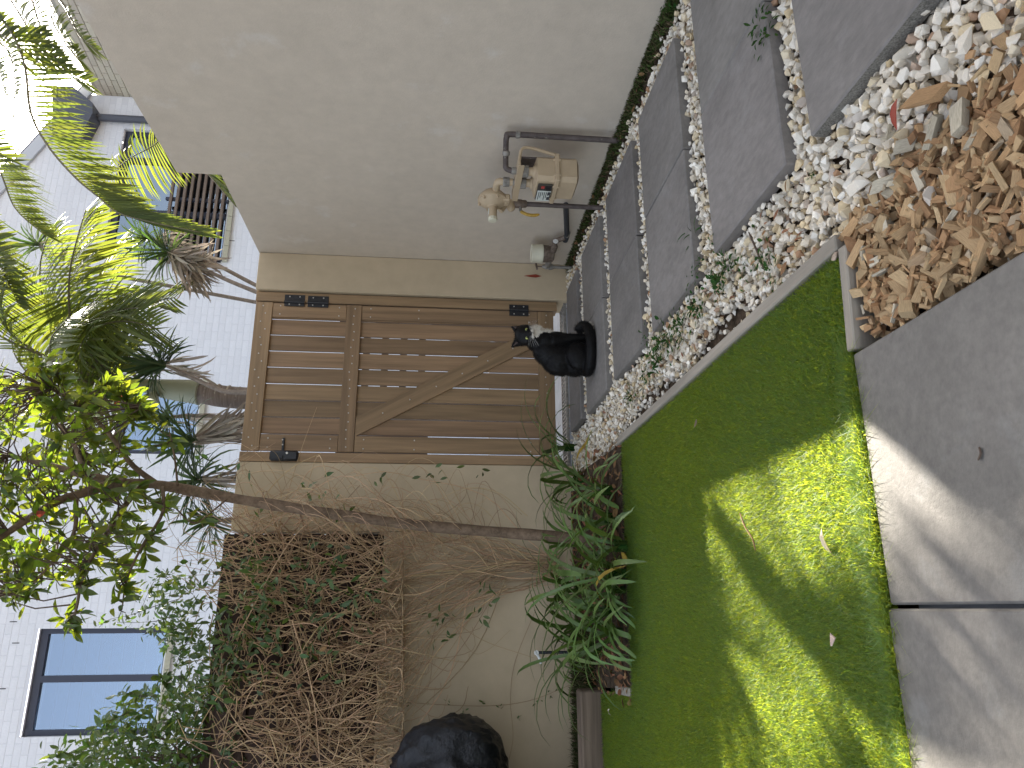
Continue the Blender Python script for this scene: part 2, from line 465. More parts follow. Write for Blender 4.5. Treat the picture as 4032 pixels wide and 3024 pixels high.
# ---- gate
gate = thing('timber_gate', 'brown hardwood plank gate with diagonal brace and black hinges', 'gate', (1.46, GY, .08))
ZB, ZT = .076, 2.078
xr, step = 1.965, .1122
def plank(name, x0, x1, y0, y1, z0, z1, parent, M2=None, mat=None):
    c = Vector(((x0 + x1) / 2, (y0 + y1) / 2, (z0 + z1) / 2))
    v, f = cbox((x1 - x0) / 2, (y1 - y0) / 2, (z1 - z0) / 2, .0025)
    return link(name, mesh(name, v, f, mat or m_gate), parent, Matrix.Translation(c) @ (M2 or Matrix()))
zmid0 = at_y(1426, 1200, GY).z; zmid1 = at_y(1367, 1200, GY).z
zbot1 = .185; ztop0 = 1.968
for i in range(9):
    x1 = xr - i * step; x0 = x1 - .1035
    plank('plank', x0, x1, GY + .020 + .0015 * (i % 2), GY + .040, ZB + .01, ZT - .01, gate)
RX = Matrix.Rotation(math.pi / 2, 4, 'Y')
def rail(z0, z1):
    L = (1.967 - .957) / 2
    v, f = cbox((z1 - z0) / 2, .010, L, .0025)
    return link('rail', mesh('rail', v, f, m_gate), gate, Matrix.Translation((1.462, GY + .0095, (z0 + z1) / 2)) @ RX)
rail(ztop0, ZT); rail(zmid0, zmid1); rail(ZB, zbot1)
# stiles, flush with the rails and butted between them
for (x0, x1) in ((1.866, 1.965), (.959, 1.062)):
    for (z0, z1) in ((zbot1 + .002, zmid0 - .002), (zmid1 + .002, ztop0 - .002)):
        plank('stile', x0, x1, GY + .003, GY + .0195, z0, z1, gate)
# brace from under the middle rail at the latch side down to the bottom rail at the hinge side
a = at_y(1397, 1681, GY); b = at_y(2000, 1381, GY)
dr = (b - a).normalized()
pa = a + dr * ((zmid0 - .003 - a.z) / dr.z); pb = a + dr * ((zbot1 + .003 - a.z) / dr.z)
hw = .056 / abs(dr.z)
mb = MB(); sx = hw
mb.add([(p.x + s * sx, y, p.z) for y in (GY + .002, GY + .0192) for p in (pa, pb) for s in (-1, 1)],
       [(0, 1, 3, 2), (4, 6, 7, 5), (0, 4, 5, 1), (2, 3, 7, 6), (0, 2, 6, 4), (1, 5, 7, 3)])
# local frame so that the grain runs along the brace
ang = math.atan2(dr.x, dr.z)
Rb = Matrix.Rotation(ang, 4, 'Y'); mid = (pa + pb) / 2
Mb = Matrix.Translation(mid) @ Rb; Mi = Mb.inverted()
link('brace', mesh('brace', [Mi @ Vector(v) for v in mb.v], mb.f, m_gate), gate, Mb)
# frame posts
plank('jamb', 1.974, 2.040, GY - .004, GY + .09, .05, ZT + .004, gate)
plank('jamb', .890, .950, GY - .004, GY + .09, .05, ZT + .004, gate)
# screws
v, f = lathe((0, 0, 0), (0, -1, 0), [(.0048, 0), (.0048, .0012), (.003, .0022)], 8)
me_screw = mesh('screw', v, f, m_steel, True)
def screw(x, y, z, parent=gate): return link('screw', me_screw, parent, Matrix.Translation((x, y, z)))
for i in range(9):
    x1 = xr - i * step
    for dx in (.025, .078):
        j = rng.uniform(-.008, .008)
        screw(x1 - dx, GY - .0008, (ztop0 + ZT) / 2 + j + (.012 if dx < .05 else -.012))
        screw(x1 - dx, GY - .0008, (zmid0 + zmid1) / 2 + j)
        if i < 7: screw(x1 - dx, GY - .0008, (ZB + zbot1) / 2 + j)
for k in range(1, 7):
    p = pa.lerp(pb, k / 7); screw(p.x, GY + .0012, p.z)
for x in (1.885, 1.945, .98, 1.04):
    for z in (zbot1 + .06, 1.0, zmid0 - .06, zmid1 + .05, ztop0 - .05): screw(x, GY + .0022, z)
# hinges
def hinge(x0, x1, y0, y1):
    a = at_y(x0, y1, GY); b = at_y(x1, y0, GY)
    mb = MB(); mb.box((a.x, GY - .0075, b.z), (b.x, GY - .0035, a.z), .001)
    h = mb.build('hinge', m_black, gate)
    xm = 1.970
    mb = MB(); mb.tube([(xm, GY - .012, b.z), (xm, GY - .012, a.z)], .0085, 10); mb.build('barrel', m_black, h, smooth='auto')
    for sx in (.25, .75):
        for x in (a.x + .014, b.x - .014): screw(x, GY - .0075, b.z + (a.z - b.z) * sx, h)
hinge(1119, 1203, 1164, 1206); hinge(1211, 1296, 1169, 1210); hinge(2005, 2080, 1203, 1244)
# latch
a = at_y(1062, 1817, GY); b = at_y(1179, 1777, GY)
mb = MB(); mb.box((a.x, GY - .034, b.z), (b.x, GY - .005, a.z), .012)
lat = mb.build('latch', m_black, gate, smooth='auto')
c = at_y(1134, 1788, GY); mb = MB(); mb.lathe((c.x, GY - .033, c.z), (0, -1, 0), [(.0075, 0), (.0075, .004), (.004, .005)], 12); mb.build('keyhole', m_steel, lat)
a = at_y(1106, 1811, GY); b = at_y(1123, 1725, GY)
mb = MB(); mb.box((a.x, GY - .012, b.z), (b.x, GY - .0015, a.z), .002); mb.box((a.x, GY - .042, b.z - .004), (a.x + .02, GY - .012, a.z + .003), .002)
lb = mb.build('latch_bar', m_black, gate)
for yy in (1733, 1752):
    p = at_y(1114, yy, GY); screw(p.x, GY - .012, p.z, lb)

# drain and step under the gate
dr_ = thing('drain_grate', 'pale slotted drain channel running under the gate', 'drain', (1.45, 4.75, 0))
mb = MB(); mb.box((.85, 4.672, -.06), (2.1, 4.86, -.022), 0); mb.build('channel', m_conc, dr_)
for i in range(46):
    x = .86 + i * .0268
    mb = MB(); mb.box((x, 4.69, -.018), (x + .013, 4.83, -.004), .001); mb.build('bar', m_galv, dr_)
for y in (4.676, 4.832):
    mb = MB(); mb.box((.855, y, -.02), (2.095, y + .012, -.002), .001); mb.build('rim', m_galv, dr_)

# ================================================================== PATH, TERRACE, LAWN, BEDS
path = sheet('path', [(.80, .2), (2.318, .2), (2.318, 4.66), (.80, 4.66)], -0.062, m_soil)
rows = [(.905, 1.385), (1.515, 2.005), (2.190, 2.690), (2.830, 3.345), (3.510, 4.005), (4.175, 4.530)]
for r, (y0, y1) in enumerate(rows):
    xa, xb = 1.066, 2.070
    xm = (xa + xb) / 2 + .012
    if r == 0: xs = [(1.049, 1.562), (1.566, 2.08)]
    elif r == 5: xs = [(1.085, 2.065)]
    else: xs = [(xa, xm - .0022), (xm + .0022, xb)]
    for (x0, x1) in xs:
        j = rng.uniform(-.004, .004)
        c = Vector(((x0 + x1) / 2, (y0 + y1) / 2, -.021 + j * .5))
        v, f = cbox((x1 - x0) / 2, (y1 - y0) / 2, .021, .004)
        fin = mesh('paver', v, f, [m_paver, m_speck])
        o = link('paver', fin, path, Matrix.Translation(c) @ Matrix.Rotation(rng.uniform(-.004, .004), 4, 'Z'))
        if r == 0 and x0 < 1.2:                                     # the first row was cut: speckled sawn edge
            fin.polygons[0].material_index = 1
terrace = sheet('terrace', [(-6, -4), (.49, -4), (.49, 1.34), (-6, 1.34)], -.05, m_conc, zb=-.07)
for (x0, x1, y0, y1) in ((.0035, .500, -3.2, 1.350), (-1.24, -.0035, -3.2, 1.362), (-2.5, -1.247, -3.2, 1.362)):
    c = Vector(((x0 + x1) / 2, (y0 + y1) / 2, -.024)); v, f = cbox((x1 - x0) / 2, (y1 - y0) / 2, .024, .004)
    link('tile', mesh('tile', v, f, m_tile), terrace, Matrix.Translation(c))

lawn_polys = [[(-3.2, 1.365), (.735, 1.365), (.735, 3.30), (-.33, 3.33), (-.42, 3.98), (-3.2, 4.02)]]
lawn = sheet('lawn', lawn_polys[0], -.024, m_lawn)
bed = sheet('planting_bed', [(-.33, 3.335), (.745, 3.325), (.80, 4.648), (-4.4, 4.648), (-4.4, 4.10), (-.40, 4.10)], -.012, m_soil)

def board_edge(name, label, a, b, w, z0, z1, mat=m_timber, grp=None):
    a = Vector((*a, 0)); b = Vector((*b, 0)); d = (b - a); L = d.length
    M4 = basis(d, (0, 0, 1), (a + b) / 2 + Vector((0, 0, (z0 + z1) / 2)))
    v, f = cbox(w / 2, L / 2, (z1 - z0) / 2, .003)
    o = link(name, mesh(name, v, f, mat), None, M4)
    return tag(o, label, 'garden edging', grp)
G_ = 'timber garden edging boards'
board_edge('timber_edging', 'long weathered grey timber board between the lawn and the white stones', (.758, 1.345), (.758, 3.345), .036, -.06, .004, grp=G_)
board_edge('timber_edging', 'short weathered grey timber board between the lawn corner and the wood chips', (.510, 1.352), (.738, 1.330), .030, -.06, .002, grp=G_)
board_edge('timber_edging', 'short timber board at the far left corner of the planting bed', (-.348, 3.345), (-.362, 3.60), .035, -.05, .000, grp=G_)
Y1 = at_z(2368, 2900).y
zs = at_y(2290, 2900, Y1 + .02).z
o = link('timber_sleeper', mesh('timber_sleeper', *cbox(1.6, .06, (zs + .05) / 2, .008), m_sleeper), None, Matrix.Translation((-2.0, Y1 + .075, (zs - .05) / 2)))
tag(o, 'old brown cracked timber sleeper edging the lawn below the rear wall', 'garden edging', G_)

# ================================================================== NEIGHBOUR'S WHITE BRICK HOUSE
HY = 12.0
house = thing('white_brick_house', 'white painted brick house with dark framed windows beyond the gate', 'house', (3, HY, 0))
def hp(x, y): p = at_y(x, y, HY); return p.x, p.z
w1x1, w1z1 = hp(152, 2476); w1x0, _ = hp(75, 2904); _, w1z0 = hp(659, 2476)
w2x0, w2z0 = hp(869, 1034); w2x1 = w2x0 + 2.6; w2z1 = hp(420, 900)[1]
w3x1, w3z0 = hp(795, 1497); w3x0 = hp(795, 1790)[0]; w3z1 = hp(477, 1497)[1]
wins = [(w1x0, w1x1, w1z0, w1z1), (w2x0, w2x1, w2z0, w2z1), (w3x0, w3x1, w3z0, w3z1)]
gx0, gz0 = hp(0, 746); gx1, gz1 = hp(149, 582)
slope = (gz1 - gz0) / (gx1 - gx0)
cx, _ = hp(450, 378)
gable = lambda x: gz1 + slope * (x - gx1)
x_left, x_right = -5.0, cx
BL, BH, JN = .2925, .1043, .008
vb, fb = cbox((BL - JN) / 2, .03, (BH - JN) / 2, .003)
me_brick = mesh('brick', vb, fb, m_brick)
rowsB = int(10.6 / BH); allb = []
for r in range(rowsB):
    z = r * BH + BH / 2
    x = x_left + (BL / 2 if r % 2 else 0)
    while x + BL / 2 <= x_right + .02:
        c = x
        x += BL
        if z > gable(c + BL / 2) - .04: continue
        lo, hi = c - BL / 2 + .005, c + BL / 2 - .005
        segs = [(lo, hi)]
        for (a, b, z0, z1) in wins:
            if z + BH * .35 > z0 - .0 and z - BH * .35 < z1:
                ns = []
                for (s, e) in segs:
                    if e <= a or s >= b: ns.append((s, e))
                    else:
                        if s < a: ns.append((s, a))
                        if e > b: ns.append((b, e))
                segs = ns
        for (s, e) in segs:
            if e - s > .03: allb.append(((s + e) / 2, z, (e - s) / (BL - JN)))
M4 = np.zeros((len(allb), 4, 4)); pr = []
for i, (x, z, sx) in enumerate(allb):
    M4[i] = np.diag([sx, 1, 1, 1]); M4[i, :3, 3] = (x, HY + .03 + .0007 * math.sin(i * 12.9898), z)
X_, Y_, D_ = pix(M4[:, :3, 3])
vis = (inpoly(X_, Y_, [(0, 2280), (330, 2280), (640, 2430), (640, 2520), (60, 2920), (330, 3024), (0, 3024)]) |
       inpoly(X_, Y_, [(640, 1100), (1010, 1000), (1000, 1190), (960, 1560), (800, 1480), (700, 1440), (640, 1300)]) |
       inpoly(X_, Y_, [(890, 700), (1010, 990), (890, 1050)]))
pick = np.where(vis)[0]
if len(pick) > 300: pick = rng.choice(pick, 300, replace=False)
pset = set(int(i) for i in pick)
for i in pick: link('brick', me_brick, house, Matrix(M4[i].tolist()))
rest = [i for i in range(len(allb)) if i not in pset]
o = link('brick', join_instances('bricks', [(np.array(vb), tris(fb))], M4[rest], np.zeros(len(rest), int), m_brick), house); o['kind'] = 'stuff'
# painted mortar behind the bricks: pieces round the windows
mb = MB()
xs = sorted({x_left - .15, x_right, *[w[0] for w in wins], *[min(w[1], x_right) for w in wins]})
zs_ = sorted({0.0, 6.3, *[w[2] for w in wins], *[w[3] for w in wins]})
for i in range(len(xs) - 1):
    for j in range(len(zs_) - 1):
        xm, zm = (xs[i] + xs[i + 1]) / 2, (zs_[j] + zs_[j + 1]) / 2
        if any(a < xm < b and z0 < zm < z1 for a, b, z0, z1 in wins): continue
        mb.add([(xs[i], HY + .0030, zs_[j]), (xs[i + 1], HY + .0030, zs_[j]), (xs[i + 1], HY + .0030, zs_[j + 1]), (xs[i], HY + .0030, zs_[j + 1])], [(0, 1, 2, 3)])
ztop = max(zs_)
mb.add([(x_left - .15, HY + .0030, ztop), (x_right, HY + .0030, ztop), (x_right, HY + .0030, gable(x_right)), (x_left - .15, HY + .0030, gable(x_left - .15))], [(0, 1, 2, 3)])
mb.build('wall', m_joint, house, normals=False)
mb = MB(); mb.box((x_right - .02, HY + .06, 0), (x_right, HY + 6, gable(x_right) - .1)); mb.build('side_wall', m_joint, house)
mb = MB(); mb.box((x_left - .15, HY + .07, 0), (x_left, HY + 6, 6)); mb.build('side_wall', m_joint, house)
# roof
d = Vector((1, 0, slope)).normalized(); nrm = Vector((-slope, 0, 1)).normalized()
a = Vector((x_left - .3, HY, gable(x_left - .3))); b = Vector((x_right + .1, HY, gable(x_right + .1)))
def slab(p, q, up0, up1, y0, y1):
    return [e_ + nrm * u + Vector((0, y, 0)) for u in (up0, up1) for y in (y0, y1) for e_ in (p, q)]
fc = [(0, 1, 3, 2), (4, 6, 7, 5), (0, 4, 5, 1), (2, 3, 7, 6), (0, 2, 6, 4), (1, 5, 7, 3)]
mb = MB(); mb.add(slab(a, b, .12, .17, -.02, 6), fc); mb.build('roof', m_gutter, house)
mb = MB(); mb.add(slab(a, b, -.09, .118, -.05, -.005), fc); mb.build('barge_board', m_fascia, house)
def vwin(x0, x1, z0, z1, mull, blind, frame_w=.075):
    y0 = HY + .085
    mb = MB()
    mb.box((x0, y0, z0), (x0 + frame_w, y0 + .09, z1)); mb.box((x1 - frame_w, y0, z0), (x1, y0 + .09, z1))
    mb.box((x0 + frame_w, y0 + .002, z1 - frame_w * 1.5), (x1 - frame_w, y0 + .088, z1)); mb.box((x0 + frame_w, y0 + .002, z0), (x1 - frame_w, y0 + .088, z0 + frame_w * .5))
    for m_ in mull: mb.box((m_ - .045, y0 - .012, z0 + frame_w * .5), (m_ + .045, y0 + .080, z1 - frame_w * 1.5))
    w = mb.build('window', m_slate, house)
    e = [x0 + frame_w] + sum([[m_ - .045, m_ + .045] for m_ in mull], []) + [x1 - frame_w]
    for i in range(0, len(e), 2):
        mb = MB(); mb.box((e[i], y0 + .04, z0 + frame_w * .5), (e[i + 1], y0 + .046, z1 - frame_w * 1.5)); mb.build('pane', m_pane, w)
        if blind:
            z = z1 - frame_w * 1.5 - .01
            while z > z0 + .05:
                zz = max(z - .172, z0 + .04)
                mb = MB()
                mb.add([(e[i] + .004, y0 + .13, zz), (e[i + 1] - .004, y0 + .13, zz), (e[i + 1] - .004, y0 + .15, z - .003), (e[i] + .004, y0 + .15, z - .003),
                        (e[i] + .004, y0 + .121, zz + .002), (e[i + 1] - .004, y0 + .121, zz + .002)], [(0, 1, 2, 3), (0, 1, 5, 4)])
                mb.build('blind_slat', m_blind, w); z -= .172
    mb = MB(); mb.box((x0 + .01, y0 + .6, z0), (x1 - .01, y0 + .62, z1)); mb.build('dark_interior', m_blind if not blind else m_room, w)
    # reveals
    mb = MB(); mb.box((x0 - .012, HY + .061, z0), (x0 - .001, y0 + .7, z1)); mb.box((x1 + .001, HY + .061, z0), (x1 + .012, y0 + .7, z1)); mb.box((x0 - .012, HY + .061, z1 + .001), (x1 + .012, y0 + .7, z1 + .012))
    mb.build('reveal', m_joint, w)
    # sloping brick sill, brick by brick
    n = max(2, round((x1 - x0) / .30)); L = (x1 - x0) / n
    for i in range(n):
        vv, ff = cbox(L / 2 - .004, .09, .04, .005)
        link('sill_brick', mesh('sill_brick', vv, ff, m_sill), w, Matrix.Translation((x0 + (i + .5) * L, HY + .005, z0 - .062)) @ Matrix.Rotation(math.radians(14), 4, 'X'))
    return w
ww1 = vwin(w1x0, w1x1, w1z0, w1z1, [hp(300, 2675)[0]], True)
ww2 = vwin(w2x0, w2x1, w2z0, w2z1, [hp(740, 834)[0], hp(740, 834)[0] + 1.05], True)
ww3 = vwin(w3x0, w3x1, w3z0, w3z1, [], True)
# louvre screen in front of the second window
for i in range(9):
    x_, z_ = hp(858 - i * 26.2, 1010)
    mb = MB(); mb.box((w2x0 - .10, HY - .12, z_ - .024), (w2x1 + .1, HY - .07, z_ + .024), .003); mb.build('louvre', m_slat, ww2)
for x_ in (w2x0 + .02, w2x0 + 1.15, w2x1 - .05):
    mb = MB(); mb.box((x_, HY - .068, w2z0 - .02), (x_ + .05, HY - .01, w2z0 + 1.05)); mb.build('bracket', m_slate, ww2)
# white pipe corner by the third window, weep slots
for (x_, y_) in ((53, 2448), (8, 2712), (912, 948), (62, 2532)):
    p = hp(x_, y_); mb = MB(); mb.box((p[0] - .006, HY - .0035, p[1] - .05), (p[0] + .006, HY + .02, p[1] + .05)); mb.build('weep_slot', m_ink, house)
# rain head and downpipe
p0 = hp(240, 385); p1 = hp(318, 385); p2 = hp(395, 450); p3 = hp(395, 490); p4 = hp(350, 575); p5 = hp(240, 575)
mb = MB(); poly = [p0, p1, p2, p3, p4, p5]
mb.add([(x, HY - .32, z) for x, z in poly] + [(x, HY - .008, z) for x, z in poly], [tuple(range(6)), tuple(range(6, 12))] + [(i, (i + 1) % 6, (i + 1) % 6 + 6, i + 6) for i in range(6)])
mb.build('rain_head', m_gutter, house)
pt = hp(390, 474); mb = MB(); mb.tube([(pt[0], HY - .09, pt[1]), (pt[0], HY - .09, 0)], .065, 14); mb.build('downpipe', m_gutter, house, smooth='auto')
# antenna on the roof
ant = thing('roof_antenna', 'dark television antenna standing on the roof edge against the sky', 'antenna', (gx0 - .2, HY + .6, gable(gx0)))
def ap(x, y): return at_y(x, y, HY + .6)
mb = MB(); mb.tube([ap(-260, 668), ap(6, 664), Vector((ap(6, 664).x, HY + .6, gable(ap(6, 664).x) + .1))], .016, 6); mb.build('mast', m_gutter, ant)
mb = MB(); mb.tube([ap(2, 665), ap(95, 568)], .014, 6); mb.build('boom', m_gutter, ant)
for (p, q) in (((0, 640), (52, 690)), ((10, 612), (48, 655)), ((30, 598), (62, 650)), ((50, 585), (70, 632)), ((8, 700), (22, 712)), ((2, 655), (52, 640))):
    mb = MB(); mb.tube([ap(*p), ap(*q)], .009, 5); mb.build('element', m_gutter, ant)

# ---- cream brick building to the right
cb = thing('cream_brick_building', 'cream brick building seen above the long wall behind palm fronds', 'building', (9.2, 11, 0))
pA = Vector((9.04, 12.4, 0)); pB = Vector((9.95, 7.6, 0)); ZC = 7.3
dC = (pB - pA).normalized(); nC = Vector((dC.y, -dC.x, 0))
if nC.x > 0: nC = -nC
mb = MB(); q = pA - nC * .03; s_ = pB - nC * .03
mb.add([(q.x, q.y, 0), (s_.x, s_.y, 0), (s_.x, s_.y, ZC), (q.x, q.y, ZC), (q.x + 3, q.y + .6, 0), (s_.x + 3, s_.y + .6, 0), (s_.x + 3, s_.y + .6, ZC), (q.x + 3, q.y + .6, ZC)],
       [(0, 1, 2, 3), (4, 7, 6, 5), (3, 2, 6, 7), (0, 3, 7, 4), (1, 5, 6, 2)])
mb.build('wall', m_cjoint, cb)
vb2, fb2 = cbox((BL - JN) / 2, .03, (BH - JN) / 2, .005)
me_b2 = mesh('brick', vb2, fb2, m_cream); lst = []
Rz = Matrix.Rotation(math.atan2(dC.y, dC.x), 4, 'Z')
Lc = (pB - pA).length
for r in range(int(ZC / BH)):
    z = r * BH + BH / 2
    if z < 4.2: continue
    x = BL / 2 + (BL / 2 if r % 2 else 0)
    while x < Lc:
        p = pA + dC * x; lst.append(Matrix.Translation((p.x, p.y, z)) @ Rz); x += BL
P_ = np.array([[*m.translation] for m in lst]); X_, Y_, D_ = pix(P_)
okb = [i for i in range(len(lst)) if Y_[i] > -20 and inpoly(X_[i:i + 1], Y_[i:i + 1], [(190, -20), (300, -20), (520, 385), (362, 385)])[0]][:300]
for i in okb: link('brick', me_b2, cb, lst[i])
so = set(okb); rest = [i for i in range(len(lst)) if i not in so]
o = link('brick', join_instances('bricks', [(np.array(vb2), tris(fb2))], np.array([np.array(lst[i]) for i in rest]), np.zeros(len(rest), int), m_cream), cb); o['kind'] = 'stuff'

# ---- lattice screen seen through the gate's gaps
lt = thing('lattice_screen', 'dark timber lattice screen glimpsed through the gaps of the gate', 'fence', (1.5, 7.2, 0))
for k in range(16):
    mb = MB(); mb.box((.3 + k * .16, 7.2, .95), (.38 + k * .16, 7.225, 1.85)); mb.build('batten', m_lattice, lt)
for k in range(5):
    mb = MB(); mb.box((.2, 7.227, 1.0 + k * .19), (2.9, 7.25, 1.07 + k * .19)); mb.build('crossbar', m_lattice, lt)
for x in (.22, 2.85):
    mb = MB(); mb.box((x, 7.252, -.05), (x + .08, 7.33, 1.9)); mb.build('post', m_lattice, lt)

# ================================================================== WHITE STONES
def hull(npts, rad, seed, sq=2.0):
    r = np.random.default_rng(seed); bm = bmesh.new()
    for i in range(npts):
        p = r.normal(size=3); p /= (np.abs(p) ** sq).sum() ** (1 / sq); p *= np.array(rad) * r.uniform(.86, 1.06)
        bm.verts.new(p)
    h = bmesh.ops.convex_hull(bm, input=bm.verts)
    bmesh.ops.delete(bm, geom=list({g for g in h['geom_interior'] + h['geom_unused'] if isinstance(g, bmesh.types.BMVert)}), context='VERTS')
    bmesh.ops.recalc_face_normals(bm, faces=bm.faces)
    bmesh.ops.triangulate(bm, faces=bm.faces)
    bm.verts.index_update()
    V = np.array([v.co[:] for v in bm.verts]); Fc = np.array([[v.index for v in f.verts] for f in bm.faces], np.int32)
    bm.free(); return V, Fc
stones = [hull(12 + s % 5, (1.0, .62 + .28 * ((s * 37) % 10) / 10, .5 + .3 * ((s * 53) % 10) / 10), s, 2.0 + (s % 3) * .5) for s in range(14)]
me_stones = [mesh('pebble', v, f, m_stone) for v, f in stones]
pave = [(x0, x1, y0, y1) for (y0, y1) in rows for (x0, x1) in ((1.060, 2.076),)]
def in_pave(x, y, e=0.0): return any(x0 - e < x < x1 + e and y0 - e < y < y1 + e for x0, x1, y0, y1 in pave)
inst, wh = [], []
def put_stone(x, y, z, s):
    q = Matrix.Translation((x, y, z)) @ Matrix.Rotation(rng.uniform(0, 6.28), 4, 'Z') @ Matrix.Rotation(rng.normal() * .5, 4, 'X') @ Matrix.Rotation(rng.normal() * .5, 4, 'Y') @ Matrix.Diagonal((s * rng.uniform(.8, 1.2), s * rng.uniform(.85, 1.15), s * rng.uniform(.8, 1.1), 1))
    inst.append(q); wh.append(int(rng.integers(14)))
for layer in range(3):
    g = .0245
    for iy in range(int((4.66 - .45) / g)):
        for ix in range(int((2.31 - .775) / g)):
            x = .775 + (ix + (iy % 2) * .5 + rng.uniform(-.4, .4)) * g; y = .45 + (iy + rng.uniform(-.4, .4)) * g
            if in_pave(x, y, -.006) or x > 2.312 or y > 4.665: continue
            if y < 1.335 and x < .812 + rng.normal() * .012: continue
            if x < .79 and y > 1.33 and layer > 0 and rng.random() < .3: continue
            if x > 2.20 + rng.normal() * .02 and y < 4.5: continue               # mossy strip by the wall
            if 1.9 < y < 3.4 and x < .850 + .03 * math.sin(y * 7) and rng.random() < .84: continue   # bare soil and weeds by the edging
            if layer == 2 and rng.random() < .45: continue
            s = rng.choice((.0105, .0125, .0145, .017, .020), p=(.2, .28, .27, .17, .08)) * (1.12 if y < 1.5 else 1.0)
            put_stone(x, y, (-.052, -.037, -.024)[layer] + rng.uniform(-.004, .005) - (.006 if in_pave(x, y, .02) else 0), s)
for (x_, y_, s) in ((3585, 372, .027), (3700, 250, .022), (3660, 770, .022), (3480, 640, .03), (3730, 560, .024), (3290, 1000, .026), (3380, 740, .028), (3900, 90, .03), (3800, 160, .026)):
    p = at_z(x_, y_, -.008); put_stone(p.x, p.y, -.008, s)
P_ = np.array([[*m.translation] for m in inst]); X_, Y_, D_ = pix(P_)
inframe = (X_ > 5) & (X_ < 4027) & (Y_ > 5) & (Y_ < 3019) & (P_[:, 2] > -.032)
order = np.argsort(np.where(inframe, D_, 1e9))[:300]
gset = set(int(i) for i in order); rest = [i for i in range(len(inst)) if i not in gset]
arr = np.array([np.array(m) for m in inst]); wh = np.array(wh)
gravel = tag(link('gravel', join_instances('gravel', stones, arr[rest], wh[rest], m_stone)), kind='stuff')
gravel['label'] = 'bed of white and cream angular stones around the dark pavers'
for i in order: link('pebble', me_stones[wh[i]], gravel, inst[i])

# ================================================================== WOOD CHIPS
def chip(seed):
    r = np.random.default_rng(seed)
    L = .5; w = r.uniform(.12, .30); h = r.uniform(.06, .16)
    if seed % 3 == 0: w = r.uniform(.05, .10)
    v = np.array([(sx * w, sy * L, sz * h) for sx in (-1, 1) for sy in (-1, 1) for sz in (-1, 1)], float)
    v[:, 1] += np.where(v[:, 2] > 0, r.uniform(-.12, .12), 0) + v[:, 0] * r.uniform(-.5, .5)
    v[:, 0] *= 1 + v[:, 1] * r.uniform(-.5, .3)
    v += r.normal(size=v.shape) * (.03, .05, .015)
    f = [(0, 1, 3, 2), (4, 6, 7, 5), (0, 4, 5, 1), (2, 3, 7, 6), (0, 2, 6, 4), (1, 5, 7, 3)]
    return v, f
chips = [chip(s) for s in range(12)]
me_chips = [mesh('wood_chip', v, f, m_chip) for v, f in chips]
ci, cw = [], []
for layer in range(3):
    for k in range(1300 if layer < 2 else 900):
        y = rng.uniform(.42, 1.318); x = rng.uniform(.512, .80)
        if layer == 2: x = min(x, .80)
        if y < .85: x = min(x, .785)
        if rng.random() < .02: x = rng.uniform(.79, .88); y = rng.uniform(.45, 1.15)
        s = rng.choice((.016, .022, .030, .040, .055), p=(.12, .28, .32, .2, .08))
        q = Matrix.Translation((x, y, (-.046, -.028, -.013)[layer] + rng.uniform(-.005, .008) + (.012 if x > .81 else 0))) @ Matrix.Rotation(rng.uniform(0, 6.28), 4, 'Z') @ Matrix.Rotation(rng.normal() * .38, 4, 'X') @ Matrix.Rotation(rng.normal() * .45, 4, 'Y') @ Matrix.Diagonal((s, s, s, 1))
        # keep chips on their side of the boards and slab
        ext = s * .55
        if x - ext < .505 or (y + ext > 1.33 and x < .76): continue
        ci.append(q); cw.append(int(rng.integers(12)))
cw = np.array(cw); P_ = np.array([[*m.translation] for m in ci]); X_, Y_, D_ = pix(P_)
sc_ = np.array([m.to_scale().x for m in ci])
score = np.where((X_ > 5) & (X_ < 4030) & (Y_ > 0) & (P_[:, 2] > -.035), sc_ / D_ * (1 + (P_[:, 2] > -.022) * 1.0), -1)
order = np.argsort(-score)[:300]; cs = set(int(i) for i in order); rest = [i for i in range(len(ci)) if i not in cs]
mulch = link('wood_chip_mulch', join_instances('mulch', [(np.array(v), tris(f)) for v, f in chips], np.array([np.array(ci[i]) for i in rest]), cw[rest], m_chip))
tag(mulch, 'triangle of tan wood chips between the terrace and the white stones', kind='stuff')
for i in order: link('wood_chip', me_chips[cw[i]], mulch, ci[i])

# ================================================================== GRASS
def blades(name, n, sampler, h, w, mat, lean=.5, zb=-.022, seg=2):
    P = sampler(n); n = len(P)
    hh = rng.uniform(h[0], h[1], n); ww = rng.uniform(w[0], w[1], n) / 2
    az = rng.uniform(0, 2 * np.pi, n); le = np.abs(rng.normal(0, lean, n)) + .1
    # pile direction drifts slowly over the lawn
    az2 = np.sin(P[:, 0] * 5.1 + 1.3) * 1.2 + np.sin(P[:, 1] * 4.3) * 1.1
    dx = np.cos(az) * le + np.cos(az2) * .25; dy = np.sin(az) * le + np.sin(az2) * .25
    sx, sy = -np.sin(az + rng.uniform(-1, 1, n)), np.cos(az + rng.uniform(-1, 1, n))
    z0 = np.full(n, zb)
    base = np.c_[P[:, 0], P[:, 1], z0]
    side = np.c_[sx * ww, sy * ww, np.zeros(n)]
    mid = base + np.c_[dx * hh * .35, dy * hh * .35, hh * .62]
    tip = base + np.c_[dx * hh * 1.05, dy * hh * 1.05, hh * rng.uniform(.8, 1.05, n)]
    V = np.stack([base - side, base + side, mid - side * .85, mid + side * .85, tip], 1).reshape(-1, 3)
    o = (np.arange(n) * 5)[:, None]
    Fc = np.concatenate([o + np.array([0, 1, 3]), o + np.array([0, 3, 2]), o + np.array([2, 3, 4])])
    return link(name, bigmesh(name, V, Fc, mat))
